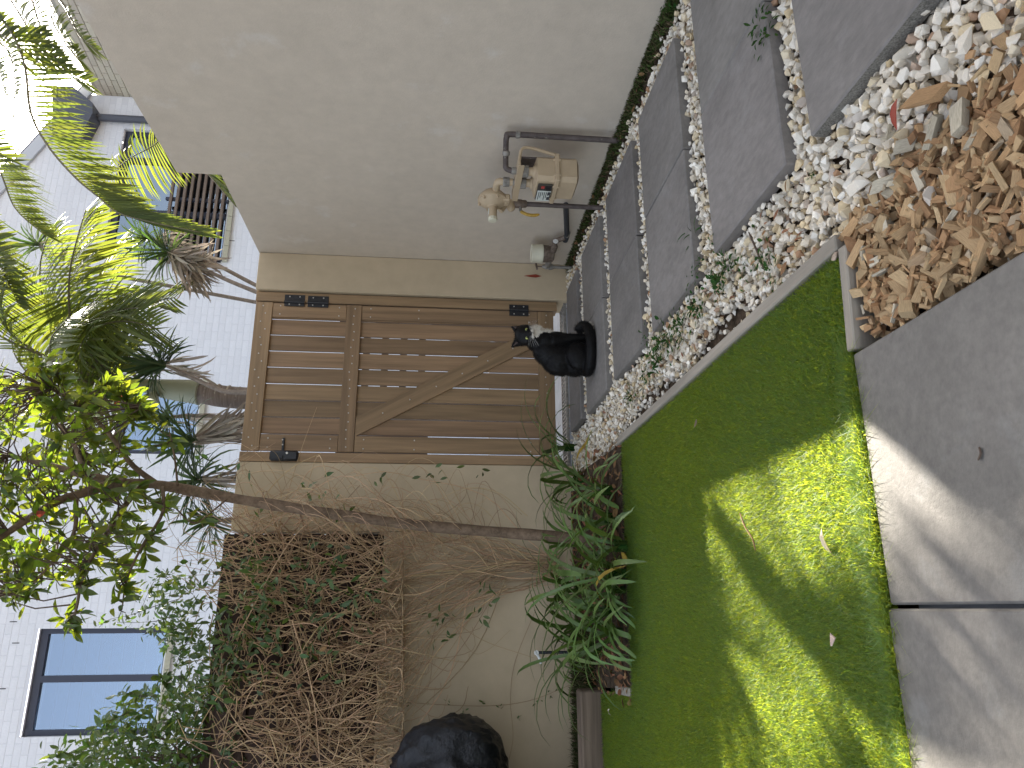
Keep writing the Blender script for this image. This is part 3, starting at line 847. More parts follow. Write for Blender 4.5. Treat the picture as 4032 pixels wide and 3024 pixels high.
def lawn_sampler(n):
    out = []
    L = lawn_polys[0]
    while sum(len(o) for o in out) < n:
        x = rng.uniform(-1.35, .735, 60000); y = rng.uniform(1.362, 4.02, 60000)
        d = 1.0 / (1 + ((y - 1.36) / 1.1) ** 1.6)
        X_, Y_, D_ = pix(np.c_[x, y, np.zeros(len(x))])
        k = inpoly(x, y, L) & (rng.random(60000) < .22 + .78 * d) & (Y_ < 3120)
        out.append(np.c_[x[k], y[k]])
    return np.concatenate(out)[:n]
g = blades('grass', 270000, lawn_sampler, (.015, .026), (.0014, .0025), m_grass, .6)
tag(g, 'short bright green artificial looking lawn with a sunlit patch', kind='stuff')
def fringe(n):                                  # longer blades hanging over the slab and boards
    a = np.c_[rng.uniform(-1.2, .5, n), rng.uniform(1.360, 1.39, n)]
    return a
tag(blades('grass', 11000, fringe, (.020, .046), (.0014, .0026), m_grass, .8), 'ragged fringe of grass along the terrace slab', kind='stuff')
# mossy strips
def moss_right(n):
    y = rng.uniform(.6, 4.6, n); x = 2.316 - np.abs(rng.normal(0, .040, n)) - .012 * np.sin(y * 9)
    k = rng.random(n) < .25 + .75 * (np.sin(y * 5.3 + 1) * np.sin(y * 13.1) * .5 + .5) * (y < 3.3) + .12; return np.c_[x, y][k]
tag(blades('moss', 26000, moss_right, (.008, .034), (.003, .008), m_moss, .8, zb=-.03), 'dark green moss and weeds growing along the foot of the long wall', kind='stuff')
def moss_left(n): return np.c_[rng.uniform(-1.6, -.1, n), rng.uniform(Y1 + .12, 4.645, n)]
tag(blades('moss', 9000, moss_left, (.03, .085), (.003, .006), m_moss, .5, zb=-.02), 'dark grass strip behind the old sleeper below the rear wall', kind='stuff')
mb = MB(); mb.box((2.225, .3, -.07), (2.3195, 4.6, -.034)); tag(mb.build('soil_strip', m_soil), kind='structure')

# ================================================================== leaf shapes
def leaf_tmpl(L, W, curl=.15, fold=.12, seg=4, shape=1.0, tipw=.0):
    v, f = [], []
    for i in range(seg + 1):
        t = i / seg
        w = W * .5 * (math.sin(math.pi * min(1, t ** shape * .96 + .02)) ** .8) * (1 if 0 < i < seg else .12)
        y = L * t; z = -curl * L * t * t
        v += [(-w, y, z + fold * w), (0, y, z), (w, y, z + fold * w)]
    for i in range(seg):
        a = i * 3; f += [(a, a + 1, a + 4, a + 3), (a + 1, a + 2, a + 5, a + 4)]
    return np.array(v), f
class Leaves:
    """collects leaf placements for one plant; the largest in view become parts, the others one joined part"""
    def __init__(s, temps, mats, name='leaf'):
        s.temps = temps; s.mats = mats; s.name = name
        s.me = {}; s.items = []
    def add(s, M4, t=0, m=0): s.items.append((M4, t, m))
    def emit(s, parent, limit=300):
        if not s.items: return
        P = np.array([[*i[0].translation] for i in s.items]); X, Y, D = pix(P)
        sz = np.array([i[0].to_scale().y for i in s.items])
        inf = (X > 8) & (X < 4024) & (Y > 8) & (Y < 3016)
        score = np.where(inf, sz / D, -1)
        order = np.argsort(-score)[:limit]; order = [int(i) for i in order if score[i] > 0]
        for i in order:
            M4, t, m = s.items[i]
            if (t, m) not in s.me: s.me[t, m] = mesh(s.name, s.temps[t][0], s.temps[t][1], s.mats[m], True)
            link(s.name, s.me[t, m], parent, M4)
        rest = set(range(len(s.items))) - set(order)
        for m in range(len(s.mats)):
            k = [i for i in rest if s.items[i][2] == m]
            if not k: continue
            o = link(s.name, join_instances(s.name + 's', [(np.array(v), tris(f)) for v, f in s.temps], np.array([np.array(s.items[i][0]) for i in k]), [s.items[i][1] for i in k], s.mats[m], True), parent)
            o['kind'] = 'stuff'

# ================================================================== GAS METER
gm = thing('gas_meter', 'beige gas meter with round regulator and yellow lever on the long wall', 'gas meter', (2.1, 3.22, .18))
xf, xb, y0, y1, zb_, zt_ = 2.030, 2.168, 3.125, 3.318, .180, .402
zfl = .292
# body: two pressed half shells with cut corners and a flange between them
def shell(za, zb2, inset_a, inset_b):
    cx_, cy_ = (xf + xb) / 2, (y0 + y1) / 2; hx, hy = (xb - xf) / 2, (y1 - y0) / 2
    def ring(z, ins, ch):
        a, b = hx - ins, hy - ins
        return [(cx_ + x, cy_ + y, z) for x, y in ((-a, -b + ch), (-a + ch, -b), (a - ch, -b), (a, -b + ch), (a, b - ch), (a - ch, b), (-a + ch, b), (-a, b - ch))]
    v = []; rings = [(za, inset_a, .012), (za + (zb2 - za) * .12, 0 if inset_a else 0, .02), (zb2, inset_b, .02)]
    for r in rings: v += ring(*r)
    f = [tuple(range(8))[::-1], tuple(range(16, 24))]
    for i in range(2):
        for k in range(8): f.append((i * 8 + k, i * 8 + (k + 1) % 8, i * 8 + (k + 1) % 8 + 8, i * 8 + k + 8))
    return v, f
mb = MB(); v, f = shell(zb_, zfl - .012, .022, 0); mb.add(v, f); mb.build('lower_shell', m_meter, gm, smooth='auto')
mb = MB(); v, f = shell(zt_, zfl + .012, .030, 0); mb.add(v, f); body = mb.build('upper_shell', m_meter, gm, smooth='auto')
mb = MB(); mb.box((xf - .012, y0 - .014, zfl - .0115), (xb + .006, y1 + .014, zfl + .0115), .004); fl = mb.build('flange', m_meter, gm)
for (x, y) in ((xf + .02, y0 - .008), (xf - .006, y0 + .05), (xf - .006, y1 - .03), (xb - .03, y0 - .008)):
    mb = MB(); mb.lathe((x, y, zfl - .016), (0, 0, 1), [(.007, 0), (.007, .032), (.004, .036)], 6); mb.build('bolt', m_meter, fl)
# index window and label on the front face
mb = MB(); mb.box((xf - .012, y0 + .035, zfl + .016), (xf - .0005, y1 - .015, zt_ - .018), .004); win = mb.build('index_box', m_glassy, body)
mb = MB(); mb.box((xf - .0155, y0 + .085, zfl + .020), (xf - .0125, y1 - .018, zt_ - .022)); lab = mb.build('label_plate', m_label, win)
for k in range(7):
    z = zt_ - .030 - k * .0095
    mb = MB(); mb.box((xf - .0165, y0 + .092, z - .0022), (xf - .0158, y1 - .03 - .02 * (k % 3), z + .0016)); mb.build('printed_line', m_ink, win)
for k in range(2):
    mb = MB(); mb.box((xf - .0168, y0 + .09 + k * .045, zfl + .023), (xf - .0159, y0 + .118 + k * .045, zfl + .036)); mb.build('bar_code', m_ink, win)
mb = MB(); mb.box((xf - .0155, y0 + .045, zfl + .058), (xf - .0125, y0 + .062, zfl + .074)); mb.build('red_seal', m_red, win)
mb = MB(); mb.box((xf - .0155, y0 + .042, zfl + .024), (xf - .0122, y0 + .078, zfl + .05)); mb.build('dial', m_black, win)
# two spuds with nuts
xs_ = 2.098
sp = [(y0 + .045), (y1 - .045)]
zT = at_x(1990, 745, xs_).z
for k, y in enumerate(sp):
    mb = MB(); mb.lathe((xs_, y, zt_ - .01), (0, 0, 1), [(.034, 0), (.030, .014), (.022, .020), (.020, .05)], 20); mb.build('spud', m_meter, gm, smooth='auto')
    mb = MB(); mb.lathe((xs_, y, zt_ + .030), (0, 0, 1), [(.030, 0), (.031, .006), (.031, .030), (.026, .036)], 8); mb.build('nut', m_galv, gm)
    mb = MB(); mb.tube([(xs_, y, zt_ + .06), (xs_, y, zt_ + .115)], .0165, 14); mb.build('nipple', m_galv, gm, smooth='auto')
# bracket strap over both spuds, bent down to the flange on the near side
zbk = zt_ + .078
mb = MB(); mb.box((xs_ - .03, y0 - .05, zbk), (xs_ + .03, y1 + .085, zbk + .012), .003); mb.box((xs_ - .032, y0 - .05, zbk - .018), (xs_ - .029, y1 + .085, zbk + .012), .001)
mb.build('bracket', m_meter, gm)
mb = MB(); path_ = spline([(2.11, y0 - .035, zbk + .004), (2.150, y0 - .045, zbk), (2.172, y0 - .045, zbk - .02), (2.176, y0 - .035, zbk - .07), (2.165, y0 - .010, zfl + .01)], 14)
mb.tube(path_, .008, 6); mb.build('strap', m_meter, gm, smooth='auto')
mb = MB(); mb.box((2.165, y0 + .03, zt_ - .03), (2.175, y1 - .03, zbk - .002), .002); mb.build('back_plate', m_pipe, gm)
# outlet: near spud up, elbow, along to the wall, elbow, down into the ground
zo = at_x(1995, 640, 2.10).z
pd = at_x(2349, 555, 2.268); pe = at_x(2000, 528, 2.268)
mb = MB(); mb.tube(spline([(xs_, sp[0], zt_ + .115), (xs_, sp[0], zo - .03), (xs_ + .008, sp[0] - .006, zo - .004), (xs_ + .03, sp[0] - .014, zo), (2.22, pe.y + .03, zo), (2.255, pe.y + .006, zo - .002), (2.268, pe.y, zo - .026), (2.268, pe.y, .3), (2.268, pe.y, -.05)], 60), .0145, 14)
mb.build('outlet_pipe', m_pipe, gm, smooth='auto')
for p, ax in (((2.268, pe.y, zo - .06), (0, 0, 1)), ((xs_, sp[0], zo - .045), (0, 0, 1)), ((2.17, (sp[0] + pe.y) / 2 - .005, zo), (2.17 - xs_, pe.y - sp[0], 0))):
    mb = MB(); mb.lathe(Vector(p) - Vector(ax).normalized() * .010, ax, [(.0145, 0), (.0185, .004), (.0185, .020), (.0145, .024)], 16); mb.build('coupling', m_galv, gm, smooth='auto')
# inlet: riser behind, ball valve with yellow lever, tee, regulator
xr_ = 2.12; yr_ = 3.42
pr_ = at_x(2000, 800, xr_); yr_ = pr_.y
zv = at_x(2035, 800, xr_).z; ztee = at_x(2012, 800, xr_).z
mb = MB(); mb.tube([(xr_, yr_, -.05), (xr_, yr_, zv + .04)], .0135, 12); mb.build('inlet_riser', m_pipe, gm, smooth='auto')
mb = MB(); mb.lathe((xr_, yr_, zv - .055), (0, 0, 1), [(.017, 0), (.021, .006), (.021, .024), (.024, .03), (.024, .062), (.02, .068), (.02, .085), (.015, .09)], 14); valve = mb.build('ball_valve', m_brass, gm, smooth='auto')
mb = MB(); mb.tube([(xr_ - .02, yr_, zv - .02), (xr_ - .045, yr_, zv - .02)], .008, 8); mb.build('valve_stem', m_galv, valve)
hv = [Vector((xr_ - .045, yr_, zv - .02)), Vector((xr_ - .052, yr_ + .004, zv - .035)), Vector((xr_ - .062, yr_ + .006, zv - .062)), Vector((xr_ - .064, yr_ + .006, zv - .095)), Vector((xr_ - .058, yr_ + .004, zv - .125))]
mb = MB(); mb.tube(spline(hv, 12), [.006] + [.009] * 9 + [.008, .004], 8); mb.build('lever', m_yellow, valve, smooth='auto')
rc = at_x(1940, 790, 2.07)                                            # regulator centre
mb = MB(); mb.tube(spline([(xr_, yr_, zv + .04), (xr_, yr_, ztee + .02), (xr_ - .012, yr_, ztee + .03), (rc.x, yr_, rc.z - .05)], 12), .016, 12); mb.build('tee', m_meter, gm, smooth='auto')
mb = MB(); mb.lathe((xr_ - .005, yr_ - .002, ztee), (-1, .1, 0), [(.019, -.02), (.022, .0), (.022, .03), (.012, .042), (.001, .045)], 14); mb.build('plug', m_meter, gm, smooth='auto')
mb = MB(); mb.lathe(rc, (-1, 0, 0), [(.02, -.06), (.052, -.045), (.072, -.022), (.080, -.010), (.080, .006), (.070, .010), (.054, .026), (.028, .036), (.025, .042)], 28); reg = mb.build('regulator', m_meter, gm, smooth='auto')
for k in range(6):
    a = k * math.pi / 3 + .3
    mb = MB(); mb.lathe(rc + Vector((-.012, math.cos(a) * .073, math.sin(a) * .073)), (-1, 0, 0), [(.0065, -.004), (.0065, .01), (.004, .012)], 6); mb.build('bolt', m_meter, reg)
mb = MB(); mb.lathe(rc, (-1, 0, 0), [(.0225, .034), (.0225, .10), (.020, .102)], 18); mb.build('spring_tower', m_meter, reg, smooth='auto')
mb = MB(); mb.lathe(rc, (-1, 0, 0), [(.024, .101), (.0245, .118), (.020, .122)], 10); mb.build('tower_cap', m_cap, reg)
mb = MB(); mb.box((rc.x - .085, rc.y - .012, rc.z + .0205), (rc.x - .055, rc.y + .012, rc.z + .0235)); mb.build('sticker', m_label, reg)
mb = MB(); mb.box((rc.x - .02, rc.y - .045, rc.z - .09), (rc.x + .02, rc.y + .02, rc.z - .05), .006); mb.build('inlet_boss', m_meter, reg)
# from the regulator across and down to the far spud
mb = MB(); mb.tube(spline([(rc.x + .03, rc.y, rc.z - .015), (xs_ - .005, rc.y - .05, rc.z - .012), (xs_, sp[1] + .008, rc.z - .016), (xs_, sp[1], rc.z - .05), (xs_, sp[1], zt_ + .1)], 20), .019, 12); mb.build('regulator_outlet', m_meter, gm, smooth='auto')
for z in (rc.z - .075, zt_ + .125):
    mb = MB(); mb.lathe((xs_, sp[1], z), (0, 0, 1), [(.024, 0), (.025, .004), (.025, .020), (.021, .024)], 8); mb.build('nut', m_galv, gm)

# ================================================================== WATER METER
wm = thing('water_meter', 'small water meter with cream screw cap beside a brass stop tap', 'water meter', (2.2, 4.1, 0))
xw = 2.205
pc = at_x(2092, 997, xw); pm = at_x(2137, 997, xw); pb_ = at_x(2182, 997, xw)
r0 = (at_x(2115, 965, xw).y - at_x(2115, 1028, xw).y); r0 = abs(r0) * .5 * .60
r0 = max(.042, min(.06, r0))
yw = pc.y
mb = MB(); mb.lathe((xw, yw, pm.z), (0, 0, 1), [(r0 * 1.0, 0), (r0 * 1.04, .004), (r0 * 1.02, .012), (r0 * .98, pc.z - pm.z - .012), (r0 * 1.0, pc.z - pm.z - .004), (r0 * .95, pc.z - pm.z), (r0 * .88, pc.z - pm.z - .004)], 26); mb.build('cap', m_cap, wm, smooth='auto')
hb = pm.z - pb_.z
mb = MB(); mb.lathe((xw, yw, pb_.z), (0, 0, 1), [(r0 * .62, 0), (r0 * .86, .008), (r0 * .88, hb * .45), (r0 * .93, hb * .5), (r0 * .93, hb - .001)], 26); mb.build('meter_body', m_brass, wm, smooth='auto')
ptap = at_x(2195, 1052, 2.225)
zc = pb_.z + .012
mb = MB(); mb.tube([(xw, yw + .05, zc), (ptap.x, ptap.y - .02, zc)], .019, 12); mb.build('far_union', m_galv, wm, smooth='auto')
ppl = at_x(2229, 935, 2.268)
mb = MB(); mb.tube(spline([(xw, yw - .04, zc), (xw + .01, yw - .10, zc - .003), (2.25, ppl.y + .03, zc - .008), (2.262, ppl.y - .01, ppl.z + .01)], 14), [.021] * 5 + [.016] * 9, 12); mb.build('near_union', m_brass, wm, smooth='auto')
mb = MB(); mb.lathe((xw + .025, yw - .125, zc - .004), (.3, -1, 0), [(.0175, 0), (.0175, .004)], 14); mb.build('white_seal', m_white, wm)
mb = MB(); mb.tube([(2.266, ppl.y + .035, ppl.z), (2.266, ppl.y - .03, ppl.z)], .0185, 14); mb.build('pipe_elbow', m_poly, wm, smooth='auto')
mb = MB(); pq = at_x(2228, 806, 2.225); mb.tube([(2.266, ppl.y - .03, ppl.z), pq], .0165, 12); mb.build('black_pipe', m_poly, wm, smooth='auto')
mb = MB(); mb.tube([(2.266, ppl.y - .03, ppl.z), (2.266, ppl.y - .065, ppl.z)], .0175, 12); mb.build('coupling', m_galv, wm, smooth='auto')
st = thing('stop_tap', 'old brass stop tap with a cross handle rising from the stones', 'tap', (ptap.x, ptap.y, -.03))
ztap = at_x(2145, 1052, ptap.x).z; zhan = at_x(2111, 1054, ptap.x).z
mb = MB(); mb.tube([(ptap.x, ptap.y, -.05), (ptap.x, ptap.y, ztap - .03)], .0115, 10); mb.build('riser', m_galv, st, smooth='auto')
mb = MB(); mb.lathe((ptap.x, ptap.y, ztap - .06), (0, 0, 1), [(.014, 0), (.02, .012), (.022, .035), (.017, .04), (.018, .055), (.012, .07), (.010, .08)], 12); mb.build('tap_body', m_galv, st, smooth='auto')
mb = MB(); mb.tube([(ptap.x, ptap.y, ztap + .01), (ptap.x, ptap.y, zhan)], .005, 8); mb.build('spindle', m_brass, st)
mb = MB(); mb.tube([(ptap.x - .03, ptap.y - .022, zhan), (ptap.x + .03, ptap.y + .022, zhan)], [.007, .004, ][:1] * 2, 8); mb.build('handle', m_brass, st)

# ================================================================== CAT
CL = Vector((1.372, 3.842, 0))
cat = thing('cat', 'black and white cat sitting on a dark paver, head turned to the camera', 'cat', CL)
def ell(mb, c, r, rot=None, n=16):
    bm = bmesh.new(); bmesh.ops.create_uvsphere(bm, u_segments=n, v_segments=n // 2 + 2, radius=1)
    Mx = Matrix.Translation(Vector(c)) @ (rot or Matrix()) @ Matrix.Diagonal((*r, 1))
    mb.add([Mx @ v.co for v in bm.verts], [[v.index for v in f.verts] for f in bm.faces]); bm.free()
RY = lambda a: Matrix.Rotation(math.radians(a), 4, 'Y')
RZ = lambda a: Matrix.Rotation(math.radians(a), 4, 'Z')
mb = MB()
ell(mb, (-.030, .01, .095), (.097, .084, .098)); ell(mb, (-.028, .01, .18), (.098, .076, .105), RY(8)); ell(mb, (.012, .005, .245), (.082, .064, .085), RY(25))
ell(mb, (.068, .0, .255), (.072, .06, .082)); ell(mb, (.075, .0, .195), (.055, .055, .09)); ell(mb, (.075, -.005, .315), (.062, .056, .055))
ell(mb, (.110, -.008, .310), (.050, .048, .042))                     # ruff
ell(mb, (.093, -.03, .388), (.060, .050, .049)); ell(mb, (.085, -.068, .360), (.040, .026, .026)); ell(mb, (.084, -.088, .350), (.021, .015, .013), n=12)
ell(mb, (.122, -.045, .372), (.030, .03, .028)); ell(mb, (.060, -.045, .372), (.030, .03, .028))
for (bx, tx) in ((.126, .150), (.058, .022)):                       # ears
    base = Vector((bx, -.022, .415)); tip = Vector((tx, -.020, .458))
    v, f = tube([base, base.lerp(tip, .35), base.lerp(tip, .7), tip], [.028, .022, .012, .003], 12)
    mb.add([Vector((p.x, -.021 + (p.y + .021) * .42, p.z)) for p in v], f)
for (x, y) in ((.082, -.028), (.078, .034)):                        # fore legs
    mb.tube(spline([(x - .012, y, .23), (x, y, .14), (x + .008, y - .002, .05), (x + .008, y - .004, .018)], 8), [.042, .036, .031, .028, .025, .023, .022, .021], 12)
    ell(mb, (x + .016, y - .010, .015), (.028, .022, .016), n=12)
ell(mb, (-.030, -.062, .078), (.085, .040, .076), RY(-18)); ell(mb, (.030, -.088, .020), (.046, .021, .019), n=12)
tailp = spline([(-.085, .01, .045), (-.118, -.05, .034), (-.092, -.105, .030), (-.03, -.133, .028), (.04, -.136, .028), (.10, -.118, .031), (.140, -.085, .042), (.142, -.05, .066), (.118, -.045, .076)], 30)
mb.tube(tailp, [.030] + [.0275] * 22 + [.029] * 5 + [.024, .012], 12)
me0 = mesh('cat_raw', mb.v, mb.f, m_black)
tmp = bpy.data.objects.new('cat_raw', me0); COL.objects.link(tmp)
rm = tmp.modifiers.new('r', 'REMESH'); rm.mode = 'VOXEL'; rm.voxel_size = .0048; rm.use_smooth_shade = True
sm = tmp.modifiers.new('s', 'SMOOTH'); sm.factor = .5; sm.iterations = 5
dg = bpy.context.evaluated_depsgraph_get()
me_cat = bpy.data.meshes.new_from_object(tmp.evaluated_get(dg)); me_cat.name = 'cat_body'
bpy.data.objects.remove(tmp); bpy.data.meshes.remove(me0)
m_fur = M('black_fur', (0.0060, 0.0052, 0.0050), 0.5, 0.2, noise=(60, .35))
m_furw = M('white_fur', (0.72, 0.67, 0.58), 0.8, 0.1, noise=(70, .12), sheen=.2)
cv = np.empty(len(me_cat.vertices) * 3, np.float32); me_cat.vertices.foreach_get('co', cv); cv = cv.reshape(-1, 3)
cn = np.empty(len(me_cat.vertices) * 3, np.float32); me_cat.vertices.foreach_get('normal', cn); cn = cn.reshape(-1, 3)
def whitemask(p):
    x, y, z = p[:, 0], p[:, 1], p[:, 2]
    jn = .18 * np.sin(x * 210 + z * 130) + .15 * np.sin(z * 260 + y * 170)
    bib = ((x - .148) / .055) ** 2 + ((y + .02) / .09) ** 2 + ((z - .312) / .046) ** 2 + jn < 1
    strip = ((x - .135) / .028) ** 2 + ((z - .255) / .05) ** 2 + jn < .8
    bib |= ((x - .100) / .03) ** 2 + ((z - .318) / .020) ** 2 + jn * .6 < .8
    bib &= ~((z > .352) | (((x - .093) / .058) ** 2 + ((y + .05) / .052) ** 2 + ((z - .388) / .046) ** 2 < 1))
    muz = (((x - .099) / .0145) ** 2 + ((z - .343) / .0115) ** 2 < 1) | (((x - .070) / .0135) ** 2 + ((z - .341) / .011) ** 2 < 1)
    muz &= y < -.06
    paws = (z < .022) & (x > .082) & (y > -.07) & (y < .08)
    paw2 = (z < .03) & (z > .0) & (x > .055) & (y < -.06) & (y > -.112)
    return bib | strip & (y > -.06) | muz | paws | paw2
wv = whitemask(cv)
nf = len(me_cat.polygons); li = np.empty(len(me_cat.loops), np.int32); me_cat.loops.foreach_get('vertex_index', li)
ls = np.empty(nf, np.int32); me_cat.polygons.foreach_get('loop_start', ls)
me_cat.materials.clear(); me_cat.materials.append(m_fur); me_cat.materials.append(m_furw)
me_cat.polygons.foreach_set('material_index', wv[li[ls]].astype(np.int32)); me_cat.polygons.foreach_set('use_smooth', np.ones(nf, bool))
body_o = link('body', me_cat, cat, Matrix.Translation(CL))
# coat: short fine hairs lying along the body
nh = 22000
idx = rng.integers(0, len(cv), nh); p = cv[idx] + rng.normal(0, .0014, (nh, 3)); nr = cn[idx]
face = (p[:, 2] > .33) & (p[:, 1] < -.05)
flow = np.tile(np.array([-.25, -.05, -.8]), (nh, 1)) + rng.normal(0, .35, (nh, 3))
flow -= nr * (flow * nr).sum(1, keepdims=True)
wht = wv[idx]
ln = np.where(wht, rng.uniform(.010, .020, nh), rng.uniform(.006, .013, nh)) * np.where(face, .35, 1)
dirn = flow * .8 + nr * np.where(wht, .75, .5)[:, None]; dirn /= np.linalg.norm(dirn, axis=1, keepdims=True)
sd = np.cross(dirn, rng.normal(size=(nh, 3))); sd /= np.linalg.norm(sd, axis=1, keepdims=True); sd *= .0007
V = np.stack([p - sd, p + sd, p + dirn * ln[:, None]], 1).reshape(-1, 3)
Fc = np.arange(nh * 3).reshape(-1, 3)
fur = link('fur', bigmesh('fur', V, Fc, [m_fur, m_furw], mi=wht.astype(int)), cat, Matrix.Translation(CL)); fur['kind'] = 'stuff'
m_eye = M('cat_eye', (0.44, 0.46, 0.13), 0.12, 0.6, noise=(300, .15)); m_pup = M('pupil', (0.004, 0.004, 0.004), 0.08, .6); m_nose = M('cat_nose', (0.03, 0.022, 0.022), .4)
m_ear = M('inner_ear', (0.10, 0.07, 0.062), .8); m_wh = M('whisker', (0.75, 0.72, 0.66), .5)
ysurf = lambda x, z: float(cv[np.argsort((cv[:, 0] - x) ** 2 + (cv[:, 2] - z) ** 2 + (cv[:, 1] > -.02) * 1)[:6], 1].mean())
for (x, z) in ((.1095, .3745), (.0605, .3735)):
    y = ysurf(x, z)
    mb = MB(); ell(mb, (x, y + .0035, z), (.0088, .0068, .0082), n=16); e = mb.build('eye', m_eye, cat, Matrix.Translation(CL), smooth=True)
    mb = MB(); ell(mb, (x - .0006, y - .0025, z), (.0022, .0022, .0062), n=12); mb.build('pupil', m_pup, e, Matrix.Translation(CL), smooth=True)
yn = ysurf(.085, .354); mb = MB(); ell(mb, (.085, yn + .001, .3555), (.0068, .005, .0045), n=12); mb.build('nose', m_nose, cat, Matrix.Translation(CL), smooth=True)
for (x, z) in ((.0975, .3435), (.0725, .342)):
    ym = ysurf(x, z); mb = MB(); ell(mb, (x, ym + .0045, z), (.0115, .0075, .0088), n=14); mb.build('white_muzzle', m_furw, cat, Matrix.Translation(CL), smooth=True)
for (bx, tx) in ((.128, .1465), (.055, .026)):
    y = -.0355; mb = MB(); mb.add([(bx - .011, y, .420), (bx + .011, y, .420), (tx, y + .006, .447), ((bx * .5 + tx * .5), y + .004, .43)], [(0, 1, 3), (0, 3, 2), (1, 2, 3)]); mb.build('inner_ear', m_ear, cat, Matrix.Translation(CL))
for s in (-1, 1):
    for k in range(5):
        x = .085 + s * .017; z = .345 + k * .003
        mb = MB(); mb.tube(spline([(x, yn + .004, z), (x + s * .03, yn - .012 + k * .003, z - .012 + k * .005), (x + s * .062, yn - .004 + k * .006, z - .034 + k * .010)], 7), [.00035] * 6 + [.00015], 4); mb.build('whisker', m_wh, cat, Matrix.Translation(CL))

# ================================================================== AGAPANTHUS CLUMPS
def strap(P0, az, L, w, e0, bend, seg=9, twist=0.0, droop=0.0):
    """long leaf: leaves the base at elevation e0 and bends over by bend along its length"""
    pts = [Vector(P0)]; e = e0; n = []
    for i in range(seg):
        d = Vector((math.cos(az) * math.cos(e), math.sin(az) * math.cos(e), math.sin(e)))
        pts.append(pts[-1] + d * (L / seg)); e -= bend / seg * (.5 + 1.0 * i / seg)
        az += twist / seg
    v, f = [], []
    for i, p in enumerate(pts):
        t = i / seg
        d = (pts[min(i + 1, seg)] - pts[max(i - 1, 0)]).normalized()
        s_ = d.cross(Vector((0, 0, 1)));
        if s_.length < .05: s_ = Vector((-math.sin(az), math.cos(az), 0))
        s_.normalize(); u = s_.cross(d).normalized()
        ww = w * .5 * (.55 + .45 * min(1, t * 3)) * (1 - max(0, t - .72) ** 1.5 / .28 ** 1.5 * .86)
        v += [p - s_ * ww + u * ww * .28, p, p + s_ * ww + u * ww * .28]
    for i in range(seg):
        a = i * 3; f += [(a, a + 1, a + 4, a + 3), (a + 1, a + 2, a + 5, a + 4)]
    return v, f, pts
AG = [  # base in the picture, number of leaves, length, label
    (2236, 1780, 11, .50, 'strap leaved plant nearest the gate, behind the stones'),
    (2290, 1885, 13, .52, 'strap leaved plant left of the gate post with one yellow leaf'),
    (2418, 2040, 17, .50, 'strap leaved plant at the lawn edge in front of the tree trunk'),
    (2300, 2130, 10, .46, 'strap leaved plant directly behind the tree trunk'),
    (2455, 2255, 18, .52, 'broad strap leaved plant at the lawn edge left of the tree trunk'),
    (2300, 2320, 13, .52, 'strap leaved plant against the rear wall under the climbing stems'),
    (2425, 2400, 16, .50, 'strap leaved plant at the lawn edge with a yellow leaf on the soil'),
    (2360, 2560, 17, .55, 'leftmost strap leaved plant reaching over the old sleeper'),
    (2290, 2470, 11, .50, 'strap leaved plant beside the white irrigation fitting'),
    (2400, 1930, 13, .42, 'shorter strap leaved plant at the lawn edge between the gate post and the trunk'),
    (2460, 2150, 12, .40, 'low strap leaved plant at the lawn edge directly in front of the trunk'),
    (2450, 2330, 14, .44, 'strap leaved plant at the lawn edge below the climbing stems'),
    (2440, 2490, 16, .46, 'strap leaved plant at the lawn edge nearest the old sleeper'),
]
for k, (x, y, n, L, lab) in enumerate(AG):
    B = at_z(x, y, 0.0)
    if B.y > 4.5: B.y = 4.5
    t = thing('agapanthus', lab, 'plant', B, 'agapanthus clumps in the bed')
    a0 = rng.uniform(0, 6.28)
    for i in range(n):
        az = a0 + i * 2.399 + rng.uniform(-.3, .3)
        toward = max(0.0, -math.sin(az))
        e0 = rng.uniform(.85, 1.45); l = L * rng.uniform(.85, 1.3)
        if B.y + math.sin(az) * l * .8 > 4.62: az = -az
        yellow = (k in (1, 6) and i == 3)
        if yellow: az = -.9; e0 = .5
        front = B.y < 3.85 and az % 6.283 > 3.3
        if front: e0 = rng.uniform(.6, 1.25); l *= .8
        v, f, pts = strap(B + Vector((rng.normal() * .014, rng.normal() * .014, -.01)), az, l, rng.uniform(.016, .028), e0, rng.uniform(1.4, 3.2) + (.8 if yellow else 0), twist=rng.uniform(-.7, .7))
        v = [Vector((p.x, min(p.y, 4.635), max(p.z, .004 + .002 * i))) for p in v]
        o = link('leaf', mesh('leaf', v, f, m_agy if yellow else m_agap, True), t)
        if yellow: o['label'] = 'yellowed dying leaf'
    mb = MB()
    for i in range(5):
        a = rng.uniform(0, 6.28); mb.tube([B + Vector((math.cos(a) * .012, math.sin(a) * .012, -.03)), B + Vector((math.cos(a) * .02, math.sin(a) * .02, .05))], [.012, .009], 7)
    mb.build('stem_base', m_weed, t)

# leaf litter and stray leaves
lt_t = [leaf_tmpl(1, .34, .3, .5), leaf_tmpl(1, .5, -.25, .4), leaf_tmpl(1, .22, .5, .8)]
def flat(p, s, a=None, tilt=.3, z=0.0):
    a = rng.uniform(0, 6.28) if a is None else a
    return Matrix.Translation(Vector(p) + Vector((0, 0, z))) @ Matrix.Rotation(a, 4, 'Z') @ Matrix.Rotation(rng.normal() * tilt, 4, 'X') @ Matrix.Rotation(rng.normal() * tilt, 4, 'Y') @ Matrix.Diagonal((s, s, s, 1))
ms = []
for i in range(760):
    x = rng.uniform(-.4, .80); y = rng.uniform(3.34, 4.6)
    if not(x < .75 or y > 3.3): continue
    ms.append(flat((x, y, 0), rng.uniform(.025, .06)))
for i in range(60): ms.append(flat((rng.uniform(2.22, 2.3), rng.uniform(2.5, 4.6), -.02), rng.uniform(.025, .05)))
